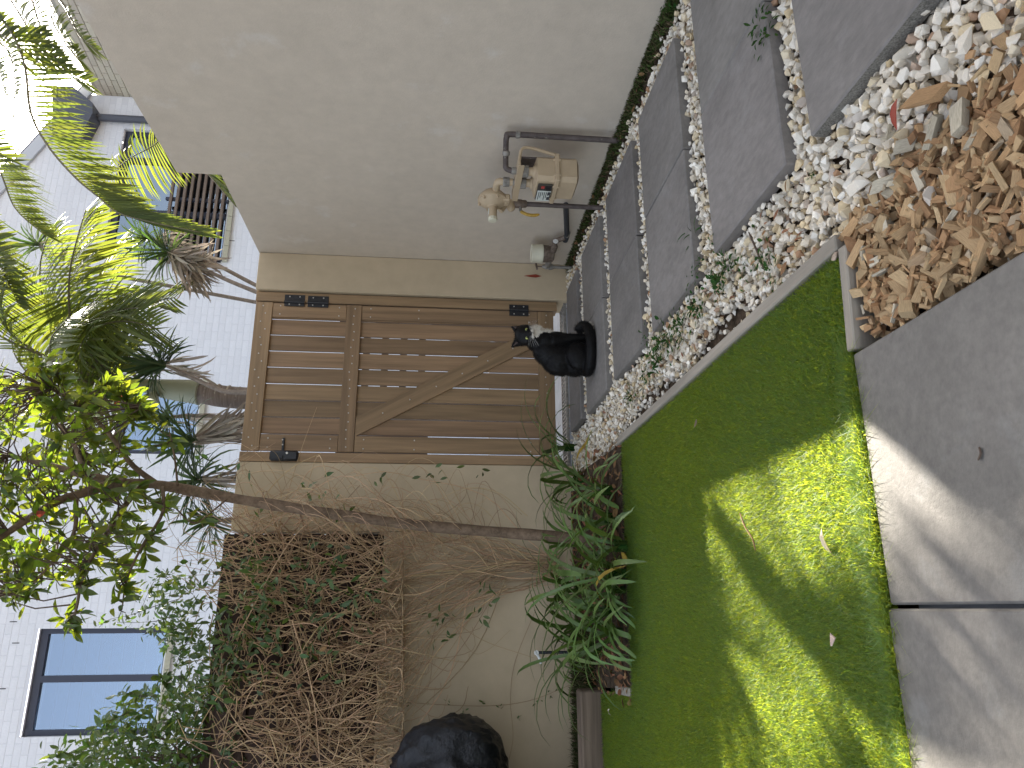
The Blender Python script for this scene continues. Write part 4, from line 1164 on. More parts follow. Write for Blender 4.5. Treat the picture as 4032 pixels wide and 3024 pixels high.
for i in range(70): ms.append(flat((rng.uniform(.8, 1.04), rng.uniform(1.5, 4.66), -.008), rng.uniform(.012, .035)))
for i in range(40): ms.append(flat((rng.uniform(1.05, 2.25), rng.choice((2.1, 2.76, 3.43, 4.09, 4.6)) + rng.normal() * .04, -.012), rng.uniform(.012, .032)))
o = link('leaf_litter', join_instances('litter', [(v, tris(f)) for v, f in lt_t], np.array([np.array(m) for m in ms]), rng.integers(0, 3, len(ms)), m_brown, True)); tag(o, 'dry brown fallen leaves on the soil of the planting bed', kind='stuff')
def stray(name, label, cat, x, y, s, mat, t=0, a=0.0, z=.022, grp=None, zz=0.0, tilt=.12):
    p = at_z(x, y, zz); v, f = lt_t[t]
    o = link(name, mesh(name, v, f, mat, True), None, flat((p.x, p.y, zz + z), s, a, tilt)); return tag(o, label, cat, grp)
stray('fallen_leaf', 'pale pink leaf lying alone on the shaded lawn', 'leaf', 2758, 1655, .055, m_pink, 1, 2.4, .012)
stray('dry_leaf', 'long pale strip of dry leaf standing on the sunlit lawn near the slab', 'leaf', 3262, 2080, .085, m_straw, 2, 1.2, .016)
stray('fallen_leaf', 'small curled brown leaf lying on the lawn near the old sleeper', 'leaf', 2412, 2790, .06, m_straw, 2, .6, .014)
stray('fallen_leaf', 'orange yellow curled leaf at the edge of lawn and bed', 'leaf', 2492, 2212, .06, m_agy, 1, -.8, .02)
stray('fallen_leaf', 'dark brown leaf lying on the white stones beside the nearest paver', 'leaf', 3568, 390, .055, m_redleaf, 0, 1.0, .018)
stray('fallen_leaf', 'brown leaf lying against the timber edging among weeds', 'leaf', 3130, 1030, .042, m_brown, 1, .5, .02)
p = at_z(3292, 2518, 0); v, f = hull(12, (.016, .012, .007), 99); o = link('pink_pebble', mesh('pink_pebble', v, f, M('pink_stone', (.50, .36, .29), .8, noise=(60, .15))), None, Matrix.Translation((p.x, p.y, .008))); tag(o, 'single pinkish stone lying on the sunlit lawn', 'stone')
def twig_thing(label, pts, r, mat, cat='twig', name='twig'):
    mb = MB(); mb.tube(spline(pts, 10), [r * .6] + [r] * 8 + [r * .5], 6); o = mb.build(name, mat); return tag(o, label, cat)
g0 = lambda x, y, z: at_z(x, y, 0) + Vector((0, 0, z))
twig_thing('curved reddish dry twig lying on the sunlit lawn', [g0(2938, 2020, .018), g0(2962, 2075, .02), g0(2985, 2120, .016), g0(2992, 2168, .012)], .0022, m_brown)
twig_thing('thin dark stick lying across the white stones', [g0(2962, 915, .01), g0(2990, 985, .008), g0(3014, 1062, .004)], .003, m_twig)
twig_thing('tiny dark twig lying on the grey terrace slab', [g0(3862, 1760, .003), g0(3868, 1785, .003), g0(3858, 1812, .003)], .0018, m_twig)

# weeds among the stones
wl = [leaf_tmpl(1, .55, .2, .2, 3), leaf_tmpl(1, .3, .35, .3, 3)]
def weed(x, y, n, s, label, zz=-.015):
    B = at_z(x, y, zz)
    vs, fs = [], []
    for i in range(n):
        a = rng.uniform(0, 6.28); r = abs(rng.normal()) * s * .55
        p = B + Vector((math.cos(a) * r, math.sin(a) * r, rng.uniform(.004, s * .55)))
        d = Vector((math.cos(a + rng.normal() * .6), math.sin(a + rng.normal() * .6), rng.uniform(-.1, .9)))
        Mx = basis(d, (0, 0, 1), p, s * rng.uniform(.22, .42)); tv, tf = wl[int(rng.integers(2))]
        k = len(vs); vs += [Mx @ Vector(q) for q in tv]; fs += [tuple(j + k for j in q) for q in tf]
    t = thing('weed', label, 'weed', B, 'weeds growing among the stones')
    o = link('leaves', mesh('leaves', vs, fs, m_weed, True), t); o['kind'] = 'stuff'
wd = [(3022, 1010, 26, .05), (3060, 1070, 22, .045), (2880, 1060, 40, .06), (2850, 1110, 44, .06), (2760, 1210, 44, .06), (2700, 1290, 50, .065), (2640, 1340, 54, .07), (2600, 1420, 50, .07), (2560, 1480, 40, .06), (2500, 1560, 40, .06),
      (2770, 1030, 16, .04), (2745, 1085, 18, .045), (2560, 1330, 20, .05), (2950, 1060, 14, .04), (2820, 960, 12, .035), (3205, 690, 9, .025), (3015, 100, 30, .06), (3040, 140, 22, .05), (2655, 30, 34, .07), (2610, 1360, 30, .05)]
WL = ['green weed sprig nearest the timber corner on the stones', 'green weed sprig against the timber board close to its near corner', 'small weed patch beside the dark stick on the stones', 'weed patch between the dark stick and the timber board',
 'leafy weeds on the bare soil patch nearest the dark stick', 'leafy weeds halfway along the timber board', 'spreading weeds between the timber board and the third paver row', 'thick weeds along the timber board level with the cat',
 'weed mat along the timber board past the cat', 'weeds near the far end of the timber board', 'small weed at the corner of the second paver row', 'small weed beside the corner of the third paver row', 'weed hugging the left corner of the third paver', 'few leaves sprouting amid stones left of the second row', 'few leaves sprouting under the second paver corner', '', 'leafy weed at the frame end of the gap between the two nearest paver rows', 'smaller weed in the gap between the two nearest paver rows', '', 'weeds spreading from the fourth paver corner to the board']
for k, (x, y, n, s) in enumerate(wd):
    lab = WL[k] if k < len(WL) else 'low green weeds among the white stones'
    if k in (15,): lab = 'tiny green sprout at the corner of the nearest paver'
    if k == 18: lab = 'broad green weed at the foot of the long wall'
    weed(x, y, int(n * 1.2), s * 1.1, lab)
B = at_z(2735, 925, -.02); vs, fs = [], []
for i in range(9):
    v, f, _ = strap(B + Vector((rng.normal() * .02, rng.normal() * .01, 0)), rng.uniform(0, 6.28), rng.uniform(.04, .075), .0055, rng.uniform(.3, 1.2), 1.4, 4); k = len(vs); vs += v; fs += [tuple(j + k for j in q) for q in f]
tag(link('grass_tuft', mesh('grass_tuft', vs, fs, m_weed)), 'small grass tuft leaning on the side of a paver', 'weed')

# ================================================================== TREE
BT = at_z(2303, 2124, 0); BT.y = 4.02; BT.x = at_y(2303, 2124, 4.02).x
tree = thing('garden_tree', 'slender brown trunked tree with a dense glossy leaved crown', 'tree', (BT.x, BT.y, 0))
tp = [(2330, 2128, 4.02), (2180, 2112, 4.03), (2000, 2098, 4.05), (1646, 2068, 4.06), (1348, 2029, 4.05), (1149, 1999, 4.03), (900, 1959, 4.0), (622, 1909, 3.95), (497, 1904, 3.92)]
tpts = spline([at_y(*p) for p in tp], 46)
tpts[0].z = -.04
rad = [.042 if i < 2 else .0315 - .006 * i / 46 + .0016 * math.sin(i * .9) + float(rng.normal()) * .0011 for i in range(46)]
mb = MB(); mb.tube(tpts, rad, 14); mb.build('trunk', m_bark, tree, smooth=True)
br = [
    ([(497, 1904, 3.92), (423, 1913, 3.88), (300, 1950, 3.8), (199, 1988, 3.72), (0, 2117, 3.6), (-160, 2220, 3.5)], .030, .012),
    ([(505, 1904, 3.92), (330, 1870, 3.95), (150, 1820, 4.0), (-120, 1760, 4.05)], .026, .010),
    ([(622, 1909, 3.95), (520, 1830, 3.9), (440, 1720, 3.8), (330, 1610, 3.72), (200, 1530, 3.65)], .016, .006),
    ([(560, 1905, 3.93), (480, 2010, 3.75), (400, 2130, 3.6), (330, 2260, 3.5), (300, 2400, 3.45), (275, 2480, 3.42)], .013, .004),
    ([(300, 1950, 3.8), (290, 2100, 3.9), (200, 2220, 4.0), (90, 2340, 4.05)], .012, .004),
    ([(700, 1920, 3.96), (690, 1820, 3.8), (675, 1735, 3.72), (665, 1690, 3.70)], .006, .0025),
    ([(640, 1910, 3.95), (640, 2020, 3.8), (560, 2150, 3.7), (500, 2280, 3.62), (480, 2400, 3.58)], .010, .003),
    ([(330, 1870, 3.95), (280, 1730, 4.2), (150, 1600, 4.4), (40, 1480, 4.5)], .014, .005),
    ([(440, 1720, 3.8), (520, 1650, 3.7), (560, 1600, 3.62)], .006, .003),
    ([(900, 1959, 4.0), (840, 2010, 3.85), (770, 2060, 3.78), (730, 2040, 3.74)], .005, .002),
]
skel = []
for pts, ra, rb in br:
    P = spline([at_y(*p) for p in pts], 18); mb = MB()
    mb.tube(P, [ra + (rb - ra) * i / 17 for i in range(18)], 8); mb.build('branch', m_bark, tree, smooth=True); skel += P[3:]
SK = np.array([p[:] for p in skel])
tl = [leaf_tmpl(1, .36, c, .25, 4, sh) for c, sh in ((.12, 1.0), (.3, .9), (-.1, 1.1), (.45, 1.0))]
LV = Leaves(tl, [m_leaf, m_redleaf])
crown_poly = [(-250, 1440), (60, 1440), (190, 1395), (330, 1560), (470, 1480), (540, 1500), (570, 1610), (540, 1720), (640, 1800), (560, 1900), (700, 1990), (660, 2090), (560, 2230), (470, 2330), (330, 2270), (240, 2310), (110, 2270), (60, 2380), (-250, 2400)]
cl = [(x, y, rng.uniform(3.3, 4.55)) for x, y in sample_poly(crown_poly, 460)]
# extra sprigs at the ragged edge
for (x, y, Y, n) in ((300, 2400, 3.45, 3), (280, 2470, 3.42, 4), (330, 2300, 3.5, 4), (480, 2400, 3.58, 2), (500, 2310, 3.6, 3), (665, 1690, 3.7, 1), (690, 1740, 3.72, 1), (60, 2350, 4.0, 2), (100, 2320, 4.0, 2), (200, 1500, 3.65, 5), (240, 1440, 3.65, 4), (330, 1590, 3.7, 4), (560, 1590, 3.62, 4), (540, 1640, 3.64, 3), (740, 2040, 3.75, 1), (770, 2060, 3.8, 1), (420, 1500, 3.7, 5), (470, 1540, 3.7, 5), (620, 1640, 3.66, 2)):
    for k in range(n): cl.append((x + rng.normal() * 16, y + rng.normal() * 16, Y + rng.normal() * .05))
tw = MB()
for (x, y, Y) in cl:
    C = at_y(x, y, Y)
    j = int(np.argmin(((SK - np.array(C)) ** 2).sum(1) + rng.uniform(0, .02, len(SK)))); A_ = Vector(SK[j])
    d = C - A_
    if d.length > .75:                                   # too far from any branch: pull in
        C = A_ + d.normalized() * rng.uniform(.35, .75); d = C - A_
    if d.length < .02: d = rdir() * .05; C = A_ + d
    mid = A_.lerp(C, .5) + rdir() * d.length * .12 + Vector((0, 0, .02))
    tw.tube([A_, mid, C], [.0042, .003, .0018], 5, cap=False)
    dn = (C - mid).normalized()
    for k in range(int(rng.integers(4, 8))):
        a = dn * rng.uniform(.25, .9) + rdir() * .85 + Vector((0, 0, -.12))
        s = rng.uniform(.05, .095)
        p = C - dn * rng.uniform(0, .07)
        LV.add(basis(a, Vector((0, 0, 1)) + rdir() * .7, p, s), int(rng.integers(4)), 1 if rng.random() < .006 else 0)
o = tw.build('twigs', m_twig, tree, normals=False); o['kind'] = 'stuff'
LV.emit(tree, 300)

# ================================================================== CLIMBING VINE ON THE REAR WALL AND FENCE
vine = thing('climbing_vine', 'tangled climbing vine of dry tan stems over the fence and rear wall', 'vine', (-.2, 4.5, 0))
stems = []
def vst(pts, r, n=14):
    P = spline(pts, n); P = [p + Vector((0, 0, 0)) for p in P]; stems.append((P, r))
# bundle that climbs from the bed
for i in range(46):
    y0_ = 2240 + rng.normal() * 26; xb_ = 2200
    pts = []
    x = xb_; y = y0_; Y = 4.58
    steps = int(rng.integers(5, 9)); dev = rng.normal() * .35
    for k in range(steps):
        pts.append(at_y(x, y, Y + rng.normal() * .012))
        x -= rng.uniform(100, 190); y += dev * 60 + rng.normal() * 34; dev += rng.normal() * .25
        if x < 1520: Y = 4.5 + rng.normal() * .05
    vst(pts, rng.uniform(.0018, .0042))
# fans leaving the bundle to the left, up to the fence
for i in range(34):
    x0 = rng.uniform(1700, 2050); yA = rng.uniform(2240, 2360)
    x1 = rng.uniform(1380, 1560); yB = rng.uniform(2450, 3060)
    xm = (x0 + x1) / 2 + rng.normal() * 40; ym = yA + (yB - yA) * rng.uniform(.3, .55)
    vst([at_y(x0, yA, 4.57), at_y(xm, ym, 4.55), at_y(x1, yB, 4.5), at_y(x1 - rng.uniform(60, 200), yB + rng.uniform(-60, 160), 4.55)], rng.uniform(.0018, .0038))
# stems hanging over the lower edge of the fence onto the rendered wall
for i in range(70):
    x0 = rng.uniform(1300, 1480); yA = rng.uniform(2120, 3000); x1 = rng.uniform(1560, 1900); yB = yA + rng.uniform(-260, 160)
    vst([at_y(x0, yA, 4.42), at_y((x0 + x1) / 2, (yA + yB) / 2 + rng.normal() * 50, 4.46), at_y(x1, yB, 4.56), at_y(x1 + rng.uniform(0, 60), yB - rng.uniform(20, 120), 4.58)], rng.uniform(.0014, .0034))
# right hand arcs on the pier
for i in range(80):
    x0 = rng.uniform(1250, 2080); y0_ = rng.uniform(2020, 2240); hgt = rng.uniform(60, 230); dx = rng.uniform(120, 420)
    vst([at_y(x0, y0_, 4.52), at_y(x0 - dx * .3, y0_ - hgt * .8, 4.5), at_y(x0 - dx * .65, y0_ - hgt * .95, 4.48), at_y(x0 - dx, y0_ - hgt * rng.uniform(-.2, .5), 4.46)], rng.uniform(.0014, .003))
# the tangle over the fence
tangle = [(880, 2030), (1000, 1990), (1250, 2080), (1480, 2180), (1540, 2400), (1520, 2700), (1500, 3080), (860, 3080), (820, 2750), (860, 2400)]
for (x, y) in sample_poly(tangle, 600):
    a = rng.normal() * .75 + (0 if rng.random() < .7 else 1.4); L = rng.uniform(160, 560); cu = rng.normal() * .9
    pts = []
    for k in range(5):
        pts.append(at_y(x, y, 4.40 + .24 * rng.random() if k else 4.55))
        x += math.cos(a) * L / 4; y += math.sin(a) * L / 4 * (1 if rng.random() < .5 else -1) * (1 if k else 1); a += cu * .4
        x = max(700, min(x, 1585))
    vst(pts, rng.uniform(.0016, .0044), 12)
# whips that wave above the wall top and over the pier
for i in range(60):
    x0 = rng.uniform(900, 1250); y0_ = rng.uniform(1960, 2350); dx = rng.uniform(60, 420); h = rng.uniform(-260, 120)
    vst([at_y(x0, y0_, 4.42), at_y(x0 - dx * .45, y0_ + h * .35, 4.36), at_y(x0 - dx * .8, y0_ + h * .8, 4.34), at_y(x0 - dx * .75 + rng.uniform(-80, 160), y0_ + h * 1.2, 4.36)], rng.uniform(.0011, .0026))
# whips that wind across the front of the tree trunk
for i in range(46):
    x0 = rng.uniform(950, 1900); y0_ = rng.uniform(2040, 2230); dx = rng.uniform(120, 480); h = rng.uniform(120, 300)
    vst([at_y(x0, y0_, 4.3), at_y(x0 - dx * .3, y0_ - h * .55, 3.97), at_y(x0 - dx * .6, y0_ - h * .9, 4.0), at_y(x0 - dx, y0_ - h * rng.uniform(.2, .9), 4.2)], rng.uniform(.0013, .0030))
# named long runs in the picture
for pts, r in (([(930, 2520, 4.42), (1130, 2150, 4.3), (1300, 1995, 4.28), (1390, 1985, 4.3), (1560, 2085, 4.4)], .0038), ([(900, 2155, 4.3), (1060, 2070, 4.28), (1200, 1955, 4.26), (1255, 1905, 4.25)], .004),
               ([(1470, 2740, 4.56), (1600, 2765, 4.62), (1900, 2780, 4.625), (2080, 2760, 4.62), (2240, 2700, 4.6)], .0020), ([(2110, 2400, 4.6), (2030, 2600, 4.63), (2010, 2750, 4.63), (2020, 2900, 4.62), (2000, 3010, 4.6)], .0016),
               ([(1150, 1960, 4.4), (1230, 1845, 4.3), (1330, 1850, 4.3), (1400, 1930, 4.4), (1460, 2050, 4.5)], .0024), ([(960, 1960, 4.4), (930, 1830, 4.35), (1010, 1760, 4.3), (1090, 1790, 4.32), (1130, 1920, 4.4)], .0022),
               ([(1150, 2440, 4.3), (1230, 2720, 4.3), (1262, 3030, 4.3)], .0036), ([(1000, 2010, 4.35), (1100, 2200, 4.35), (1110, 2330, 4.35), (1200, 2650, 4.35)], .0042), ([(1600, 2300, 4.5), (1760, 2420, 4.56), (1900, 2520, 4.58), (2100, 2590, 4.5)], .003),
               ([(1760, 2400, 4.56), (1850, 2560, 4.6), (1920, 2560, 4.6), (2010, 2480, 4.58)], .0018)):
    vst([at_y(*p) for p in pts], r, 26)
for P, r in stems:
    for p in P:
        if p.y > 4.64 and p.z < 1.2: p.y = 4.64
        if p.z < 0: p.z = 0
order = sorted(range(len(stems)), key=lambda i: -stems[i][1] + (0 if stems[i][0][len(stems[i][0]) // 2].x > -1.2 else 1))
rest = MB()
for k, i in enumerate(order):
    P, r = stems[i]; rr = [r * (1 - .45 * j / (len(P) - 1)) for j in range(len(P))]
    if k < 300: mb = MB(); mb.tube(P, rr, 5, cap=False); mb.build('stem', m_stem, vine, smooth=True, normals=False)
    else: rest.tube(P, rr, 4, cap=False)
o = rest.build('stem', m_stem, vine, smooth=True, normals=False); o['kind'] = 'stuff'
vl = [leaf_tmpl(1, .42, c, .3, 3, 1.0) for c in (.15, .4, -.15)]
VL = Leaves(vl, [m_vleaf, m_brown])
def spray(x, y, Y, n, s, spread, m=0):
    C = at_y(x, y, Y)
    for k in range(n):
        VL.add(basis(rdir() + Vector((0, -.3, -.35)), Vector((0, -.4, 1)) + rdir() * .7, C + Vector(rng.normal(size=3)) * spread, s * rng.uniform(.7, 1.25)), int(rng.integers(3)), m)
for (x, y) in sample_poly([(560, 2300), (720, 2270), (900, 2180), (1010, 2150), (1080, 2330), (1010, 2560), (900, 2740), (760, 2760), (680, 2600), (640, 2480), (560, 2420)], 125): spray(x, y, rng.uniform(4.25, 4.75), 7, .055, .045)
for (x, y) in sample_poly([(1000, 2150), (1300, 2200), (1450, 2350), (1300, 2700), (1000, 2700)], 40): spray(x, y, rng.uniform(4.25, 4.45), 3, .06, .05)
for (x, y, Y, n) in ((1320, 2210, 4.28, 11), (1300, 2190, 4.28, 6), (1500, 2250, 4.4, 5), (1480, 2310, 4.4, 6), (1210, 2330, 4.3, 7), (1240, 2390, 4.3, 6), (1215, 1925, 4.2, 6), (1230, 1960, 4.2, 4), (1345, 1950, 4.25, 2), (1360, 2030, 4.25, 3), (1030, 2010, 4.2, 3), (1025, 2030, 4.2, 3), (930, 1880, 4.25, 3), (800, 1830, 4.3, 6), (860, 1860, 4.3, 4),
                     (1490, 1870, 4.5, 4), (1770, 1840, 4.5, 4), (1680, 1880, 4.5, 4), (1890, 1850, 4.5, 3), (1740, 2430, 4.5, 10), (1720, 2510, 4.5, 6), (1900, 2340, 4.4, 8), (1890, 2430, 4.4, 6), (1150, 2570, 4.3, 5), (1270, 2640, 4.3, 3), (880, 2660, 4.3, 8), (790, 2650, 4.3, 8)): spray(x, y, Y, n, .055, .035)
for (x, y) in ((1280, 2560), (1260, 2590), (1265, 2615)): spray(x, y, 4.3, 1, .06, .01, 1)
for k in range(9):
    y = 2775 + rng.normal() * 28; x = 1620 + k * 70
    spray(x, y, 4.62, 4, .022, .012)
VL.emit(vine, 300)

# fine leaved sprays hanging over the house wall from the top of the fence
fine = thing('jasmine_sprays', 'fine leaved jasmine sprays reaching up over the fence before the white house', 'vine', at_y(640, 2400, 4.75))
FL = Leaves([leaf_tmpl(1, .4, c, .2, 3) for c in (.2, -.1)], [m_vleaf])
for pts in ([(720, 2330, 4.7), (640, 2270, 4.6), (600, 2300, 4.55), (560, 2390, 4.5)], [(700, 2360, 4.7), (600, 2390, 4.6), (520, 2420, 4.5), (430, 2440, 4.45), (390, 2470, 4.45)], [(720, 2400, 4.7), (640, 2440, 4.6), (560, 2450, 4.5), (450, 2450, 4.45)], [(740, 2420, 4.7), (690, 2470, 4.6), (640, 2480, 4.55), (560, 2500, 4.5)],
            [(760, 2340, 4.7), (690, 2290, 4.65), (640, 2240, 4.6)], [(760, 2450, 4.7), (700, 2520, 4.6), (640, 2520, 4.5)], [(760, 2480, 4.7), (700, 2600, 4.6), (680, 2700, 4.5)], [(800, 2450, 4.7), (730, 2540, 4.6), (690, 2560, 4.55)]):
    P = spline([at_y(*p) for p in pts], 16); mb = MB(); mb.tube(P, [.0022] * 8 + [.0012] * 8, 5); mb.build('stem', m_twig, fine)
    for i in range(2, 16):
        for k in range(4 if i < 9 else 2):
            FL.add(basis(rdir() + Vector((0, -.2, -.3)), rdir() + Vector((0, 0, .8)), P[i] + Vector(rng.normal(size=3)) * .018, rng.uniform(.022, .042)), int(rng.integers(2)))
FL.emit(fine, 300)

# leafy shrub in front of the left window
shrub = thing('leafy_shrub', 'dense green shrub growing above the fence in front of the left window', 'shrub', at_y(700, 2900, 5.0))
SL = Leaves([leaf_tmpl(1, .44, c, .3, 4) for c in (.2, .4, 0)], [m_vleaf])
sp_ = [(180, 3060), (260, 2930), (330, 2940), (400, 2870), (420, 2780), (500, 2760), (620, 2740), (780, 2650), (900, 2700), (930, 3080), (180, 3080)]
root = at_y(900, 2960, 5.0)
for i, (x, y) in enumerate(sample_poly(sp_, 330)):
    C = at_y(x, y, rng.uniform(4.6, 5.3))
    for k in range(6): SL.add(basis(rdir() + Vector((0, -.2, .05)), Vector((0, -.3, 1)) + rdir() * .7, C + Vector(rng.normal(size=3)) * .05, rng.uniform(.04, .072)), int(rng.integers(3)))
    if i % 9 == 0:
        mb = MB(); mb.tube(spline([root + Vector((rng.normal() * .2, 0, 0)), root.lerp(C, .5) + rdir() * .08, C], 7), [.008] * 3 + [.005] * 2 + [.002] * 2, 6); mb.build('stem', m_twig, shrub)
for pts in ([(620, 2740, 4.6), (540, 2740, 4.55), (480, 2725, 4.5)], [(520, 2800, 4.6), (450, 2830, 4.55), (380, 2860, 4.5)], [(330, 2960, 4.6), (250, 2970, 4.55), (190, 2985, 4.5)], [(640, 2720, 4.6), (655, 2680, 4.55), (630, 2665, 4.5)]):
    P = spline([at_y(*p) for p in pts], 9); mb = MB(); mb.tube(P, .0025, 5); mb.build('stem', m_twig, shrub)
    for i in range(1, 9):
        for k in range(3): SL.add(basis(rdir() + Vector((0, -.2, -.2)), Vector((0, -.3, 1)) + rdir() * .5, P[i], rng.uniform(.05, .075)), int(rng.integers(3)))
SL.emit(shrub, 300)

# ================================================================== PALMS
def leaflet(P0, d, L, w, sag, up, seg=4):
    pts = [Vector(P0)]; dd = Vector(d).normalized()
    for i in range(seg):
        pts.append(pts[-1] + dd * (L / seg)); dd = (dd + Vector((0, 0, -sag / seg * (.6 + i * .5)))).normalized()
    v, f = [], []
    for i, p in enumerate(pts):
        t = i / seg; dd = (pts[min(i + 1, seg)] - pts[max(i - 1, 0)]).normalized()
        s_ = dd.cross(up)
        if s_.length < .05: s_ = dd.orthogonal()
        s_.normalize(); u = s_.cross(dd)
        ww = w * .5 * (.55 + 1.6 * t) * (1 if t < .28 else 1 - ((t - .28) / .72) ** 1.7 * .97) if t > 0 else w * .22
        v += [p - s_ * ww - u * ww * .35, p, p + s_ * ww - u * ww * .35]
    for i in range(seg):
        a = i * 3; f += [(a, a + 1, a + 4, a + 3), (a + 1, a + 2, a + 5, a + 4)]
    return v, f
def frond(ctrl, n, L, w, side=.8, fwd=.45, droop=.35, sag=.7, r=.014, start=.08, taper=True):
    P = spline([at_y(*c) for c in ctrl], 40)
    out = []; n = int(n * 1.25); w *= .74
    for k in range(n):
        t = start + (1 - start) * (k + .5) / n
        i = min(int(t * 39), 38); p = P[i].lerp(P[i + 1], t * 39 - i); T = (P[min(i + 2, 39)] - P[max(i - 1, 0)]).normalized()
        S = T.cross(Vector((0, 0, 1)))
        if S.length < .1: S = Vector((1, 0, 0))
        S.normalize(); U = S.cross(T).normalized()
        lf = L * (min(1, .45 + t * 2.6) if taper else 1) * (1 - .62 * max(0, t - .6) / .4)
        for s in (-1, 1):
            d = S * s * side + T * (fwd + .5 * t) + Vector((0, 0, -droop)) + U * .12 + rdir() * .07
            out.append(leaflet(p, d, lf * rng.uniform(.88, 1.1), w * rng.uniform(.85, 1.1), sag * rng.uniform(.6, 1.4), U))
    return P, out, r
def make_palm(name, label, loc, fronds, trunk=None):
    t = thing(name, label, 'palm tree', loc)
    if trunk: trunk(t)
    alll = []
    for P, lf, r in fronds:
        mb = MB(); mb.tube(P, [r * (1 - .75 * i / 39) for i in range(40)], 7); fo = mb.build('frond', m_rach, t, smooth=True)
        for v, f in lf: alll.append((v, f, fo))
    mids = np.array([[*l[0][len(l[0]) // 2]] for l in alll]); X, Y, D = pix(mids)
    ok = np.where((X > 0) & (X < 4032) & (Y > 0) & (Y < 3024), 1 / D, -1)
    order = [int(i) for i in np.argsort(-ok)[:300] if ok[i] > 0]; os_ = set(order)
    for i in order: v, f, fo = alll[i]; link('leaflet', mesh('leaflet', v, f, m_palm, True), fo)
    rest = MB()
    for i in range(len(alll)):
        if i not in os_: rest.add(alll[i][0], alll[i][1])
    if rest.v: o = rest.build('leaflets', m_palm, t, smooth=True, normals=False); o['kind'] = 'stuff'
    return t
YA = 6.1
def trunkA(t):
    b = at_y(960, 1568, YA); top = at_y(790, 1545, YA)
    P = [Vector((b.x - .06, YA, -.05)), Vector((b.x - .03, YA, 1.2)), b, top]
    mb = MB(); mb.tube(spline(P, 20), [.12] * 4 + [.092] * 16, 16); mb.build('trunk', m_ptrunk, t, smooth=True)
    for k in range(4):
        q = b.lerp(top, .12 + k * .24); mb = MB(); mb.lathe(q, (top - b), [(.0905, -.008), (.0935, 0), (.0905, .008)], 18); mb.build('ring_scar', m_dead, t, smooth=True)
    s0 = top; s1 = at_y(640, 1530, YA); s2 = at_y(500, 1505, YA)
    mb = MB(); mb.tube(spline([s0, s0.lerp(s1, .15), s1, s2], 16), [.094, .108, .112, .110, .106, .102, .098, .094, .09, .084, .078, .07, .062, .054, .046, .036], 18); mb.build('crownshaft', m_shaft, t, smooth=True)
    mb = MB(); mb.tube(spline([at_y(620, 1560, YA - .06), at_y(560, 1580, YA - .08), at_y(480, 1585, YA - .1), at_y(400, 1600, YA - .1)], 10), [.05, .055, .05, .042, .035, .028, .022, .018, .014, .01], 10); mb.build('leaf_sheath', m_shaft, t, smooth=True)
palmA = make_palm('palm_tree', 'tall feather palm with a smooth pale crownshaft behind the gate', (at_y(960, 1568, YA).x, YA, 0), [
    frond([(500, 1515, 6.1), (318, 1447, 6.0), (285, 1340, 5.9), (271, 1173, 5.8), (278, 1049, 5.7), (308, 925, 5.65), (338, 825, 5.6)], 34, .56, .040, .6, .12, .75, .3),
    frond([(485, 1505, 6.1), (400, 1440, 5.8), (350, 1380, 5.6), (330, 1280, 5.45), (370, 1180, 5.35)], 26, .72, .024, .9, .2, .7, .3, .013),
    frond([(490, 1520, 6.1), (430, 1400, 6.1), (470, 1290, 6.1), (580, 1200, 6.0), (690, 1170, 5.9)], 24, .55, .024, .95, .3, .3, .4, .013),
    frond([(480, 1510, 6.1), (260, 1400, 6.4), (140, 1270, 6.6), (100, 1120, 6.7)], 26, .66, .028, .9, .3, .6, .5, .014),
    frond([(500, 1510, 6.1), (380, 1480, 5.95), (308, 1466, 5.9), (189, 1412, 5.8), (0, 1322, 5.7), (-150, 1200, 5.6)], 30, .46, .034, .7, .35, .6, .5, .020),
    frond([(490, 1510, 6.1), (330, 1420, 5.7), (330, 1330, 5.5), (400, 1280, 5.35), (500, 1265, 5.3), (610, 1290, 5.25)], 27, .62, .024, .95, .32, .45, .35),
    frond([(490, 1510, 6.1), (250, 1480, 5.8), (180, 1400, 5.6), (260, 1310, 5.5), (420, 1230, 5.4), (560, 1210, 5.3)], 27, .66, .025, .95, .35, .45, .35),
    frond([(475, 1515, 6.1), (330, 1500, 5.7), (220, 1440, 5.4), (200, 1340, 5.2), (270, 1250, 5.05)], 28, .60, .026, .9, .25, .7, .4, .014),
    frond([(470, 1510, 6.1), (240, 1430, 6.0), (60, 1330, 5.8), (-20, 1200, 5.7), (-10, 1080, 5.6)], 30, .62, .032, .85, .25, .8, .4, .014),
    frond([(490, 1500, 6.1), (420, 1350, 6.3), (380, 1200, 6.4), (400, 1060, 6.5), (470, 950, 6.5)], 30, .60, .026, .8, .25, .8, .4, .013),
    frond([(480, 1505, 6.1), (250, 1350, 6.2), (170, 1180, 6.2), (160, 1030, 6.2), (200, 900, 6.2)], 32, .60, .028, .7, .2, .9, .4, .013),
    frond([(480, 1520, 6.1), (300, 1540, 6.3), (150, 1500, 6.5), (60, 1400, 6.6), (40, 1280, 6.7)], 28, .48, .032, .75, .4, .6, .7),
    frond([(490, 1530, 6.1), (300, 1640, 6.4), (160, 1800, 6.6), (120, 1980, 6.8)], 28, .48, .032, .75, .4, .6, .7),
    frond([(480, 1520, 6.1), (200, 1600, 6.1), (-60, 1640, 6.1), (-300, 1600, 6.0)], 26, .48, .033, .75, .4, .5, .7),
], trunkA)
KB = 1.28
def fb(ctrl, n, L, w, *r, **k): return frond([(x, y, Y * KB) for x, y, Y in ctrl], n, L * KB, w * KB, *r, **k)
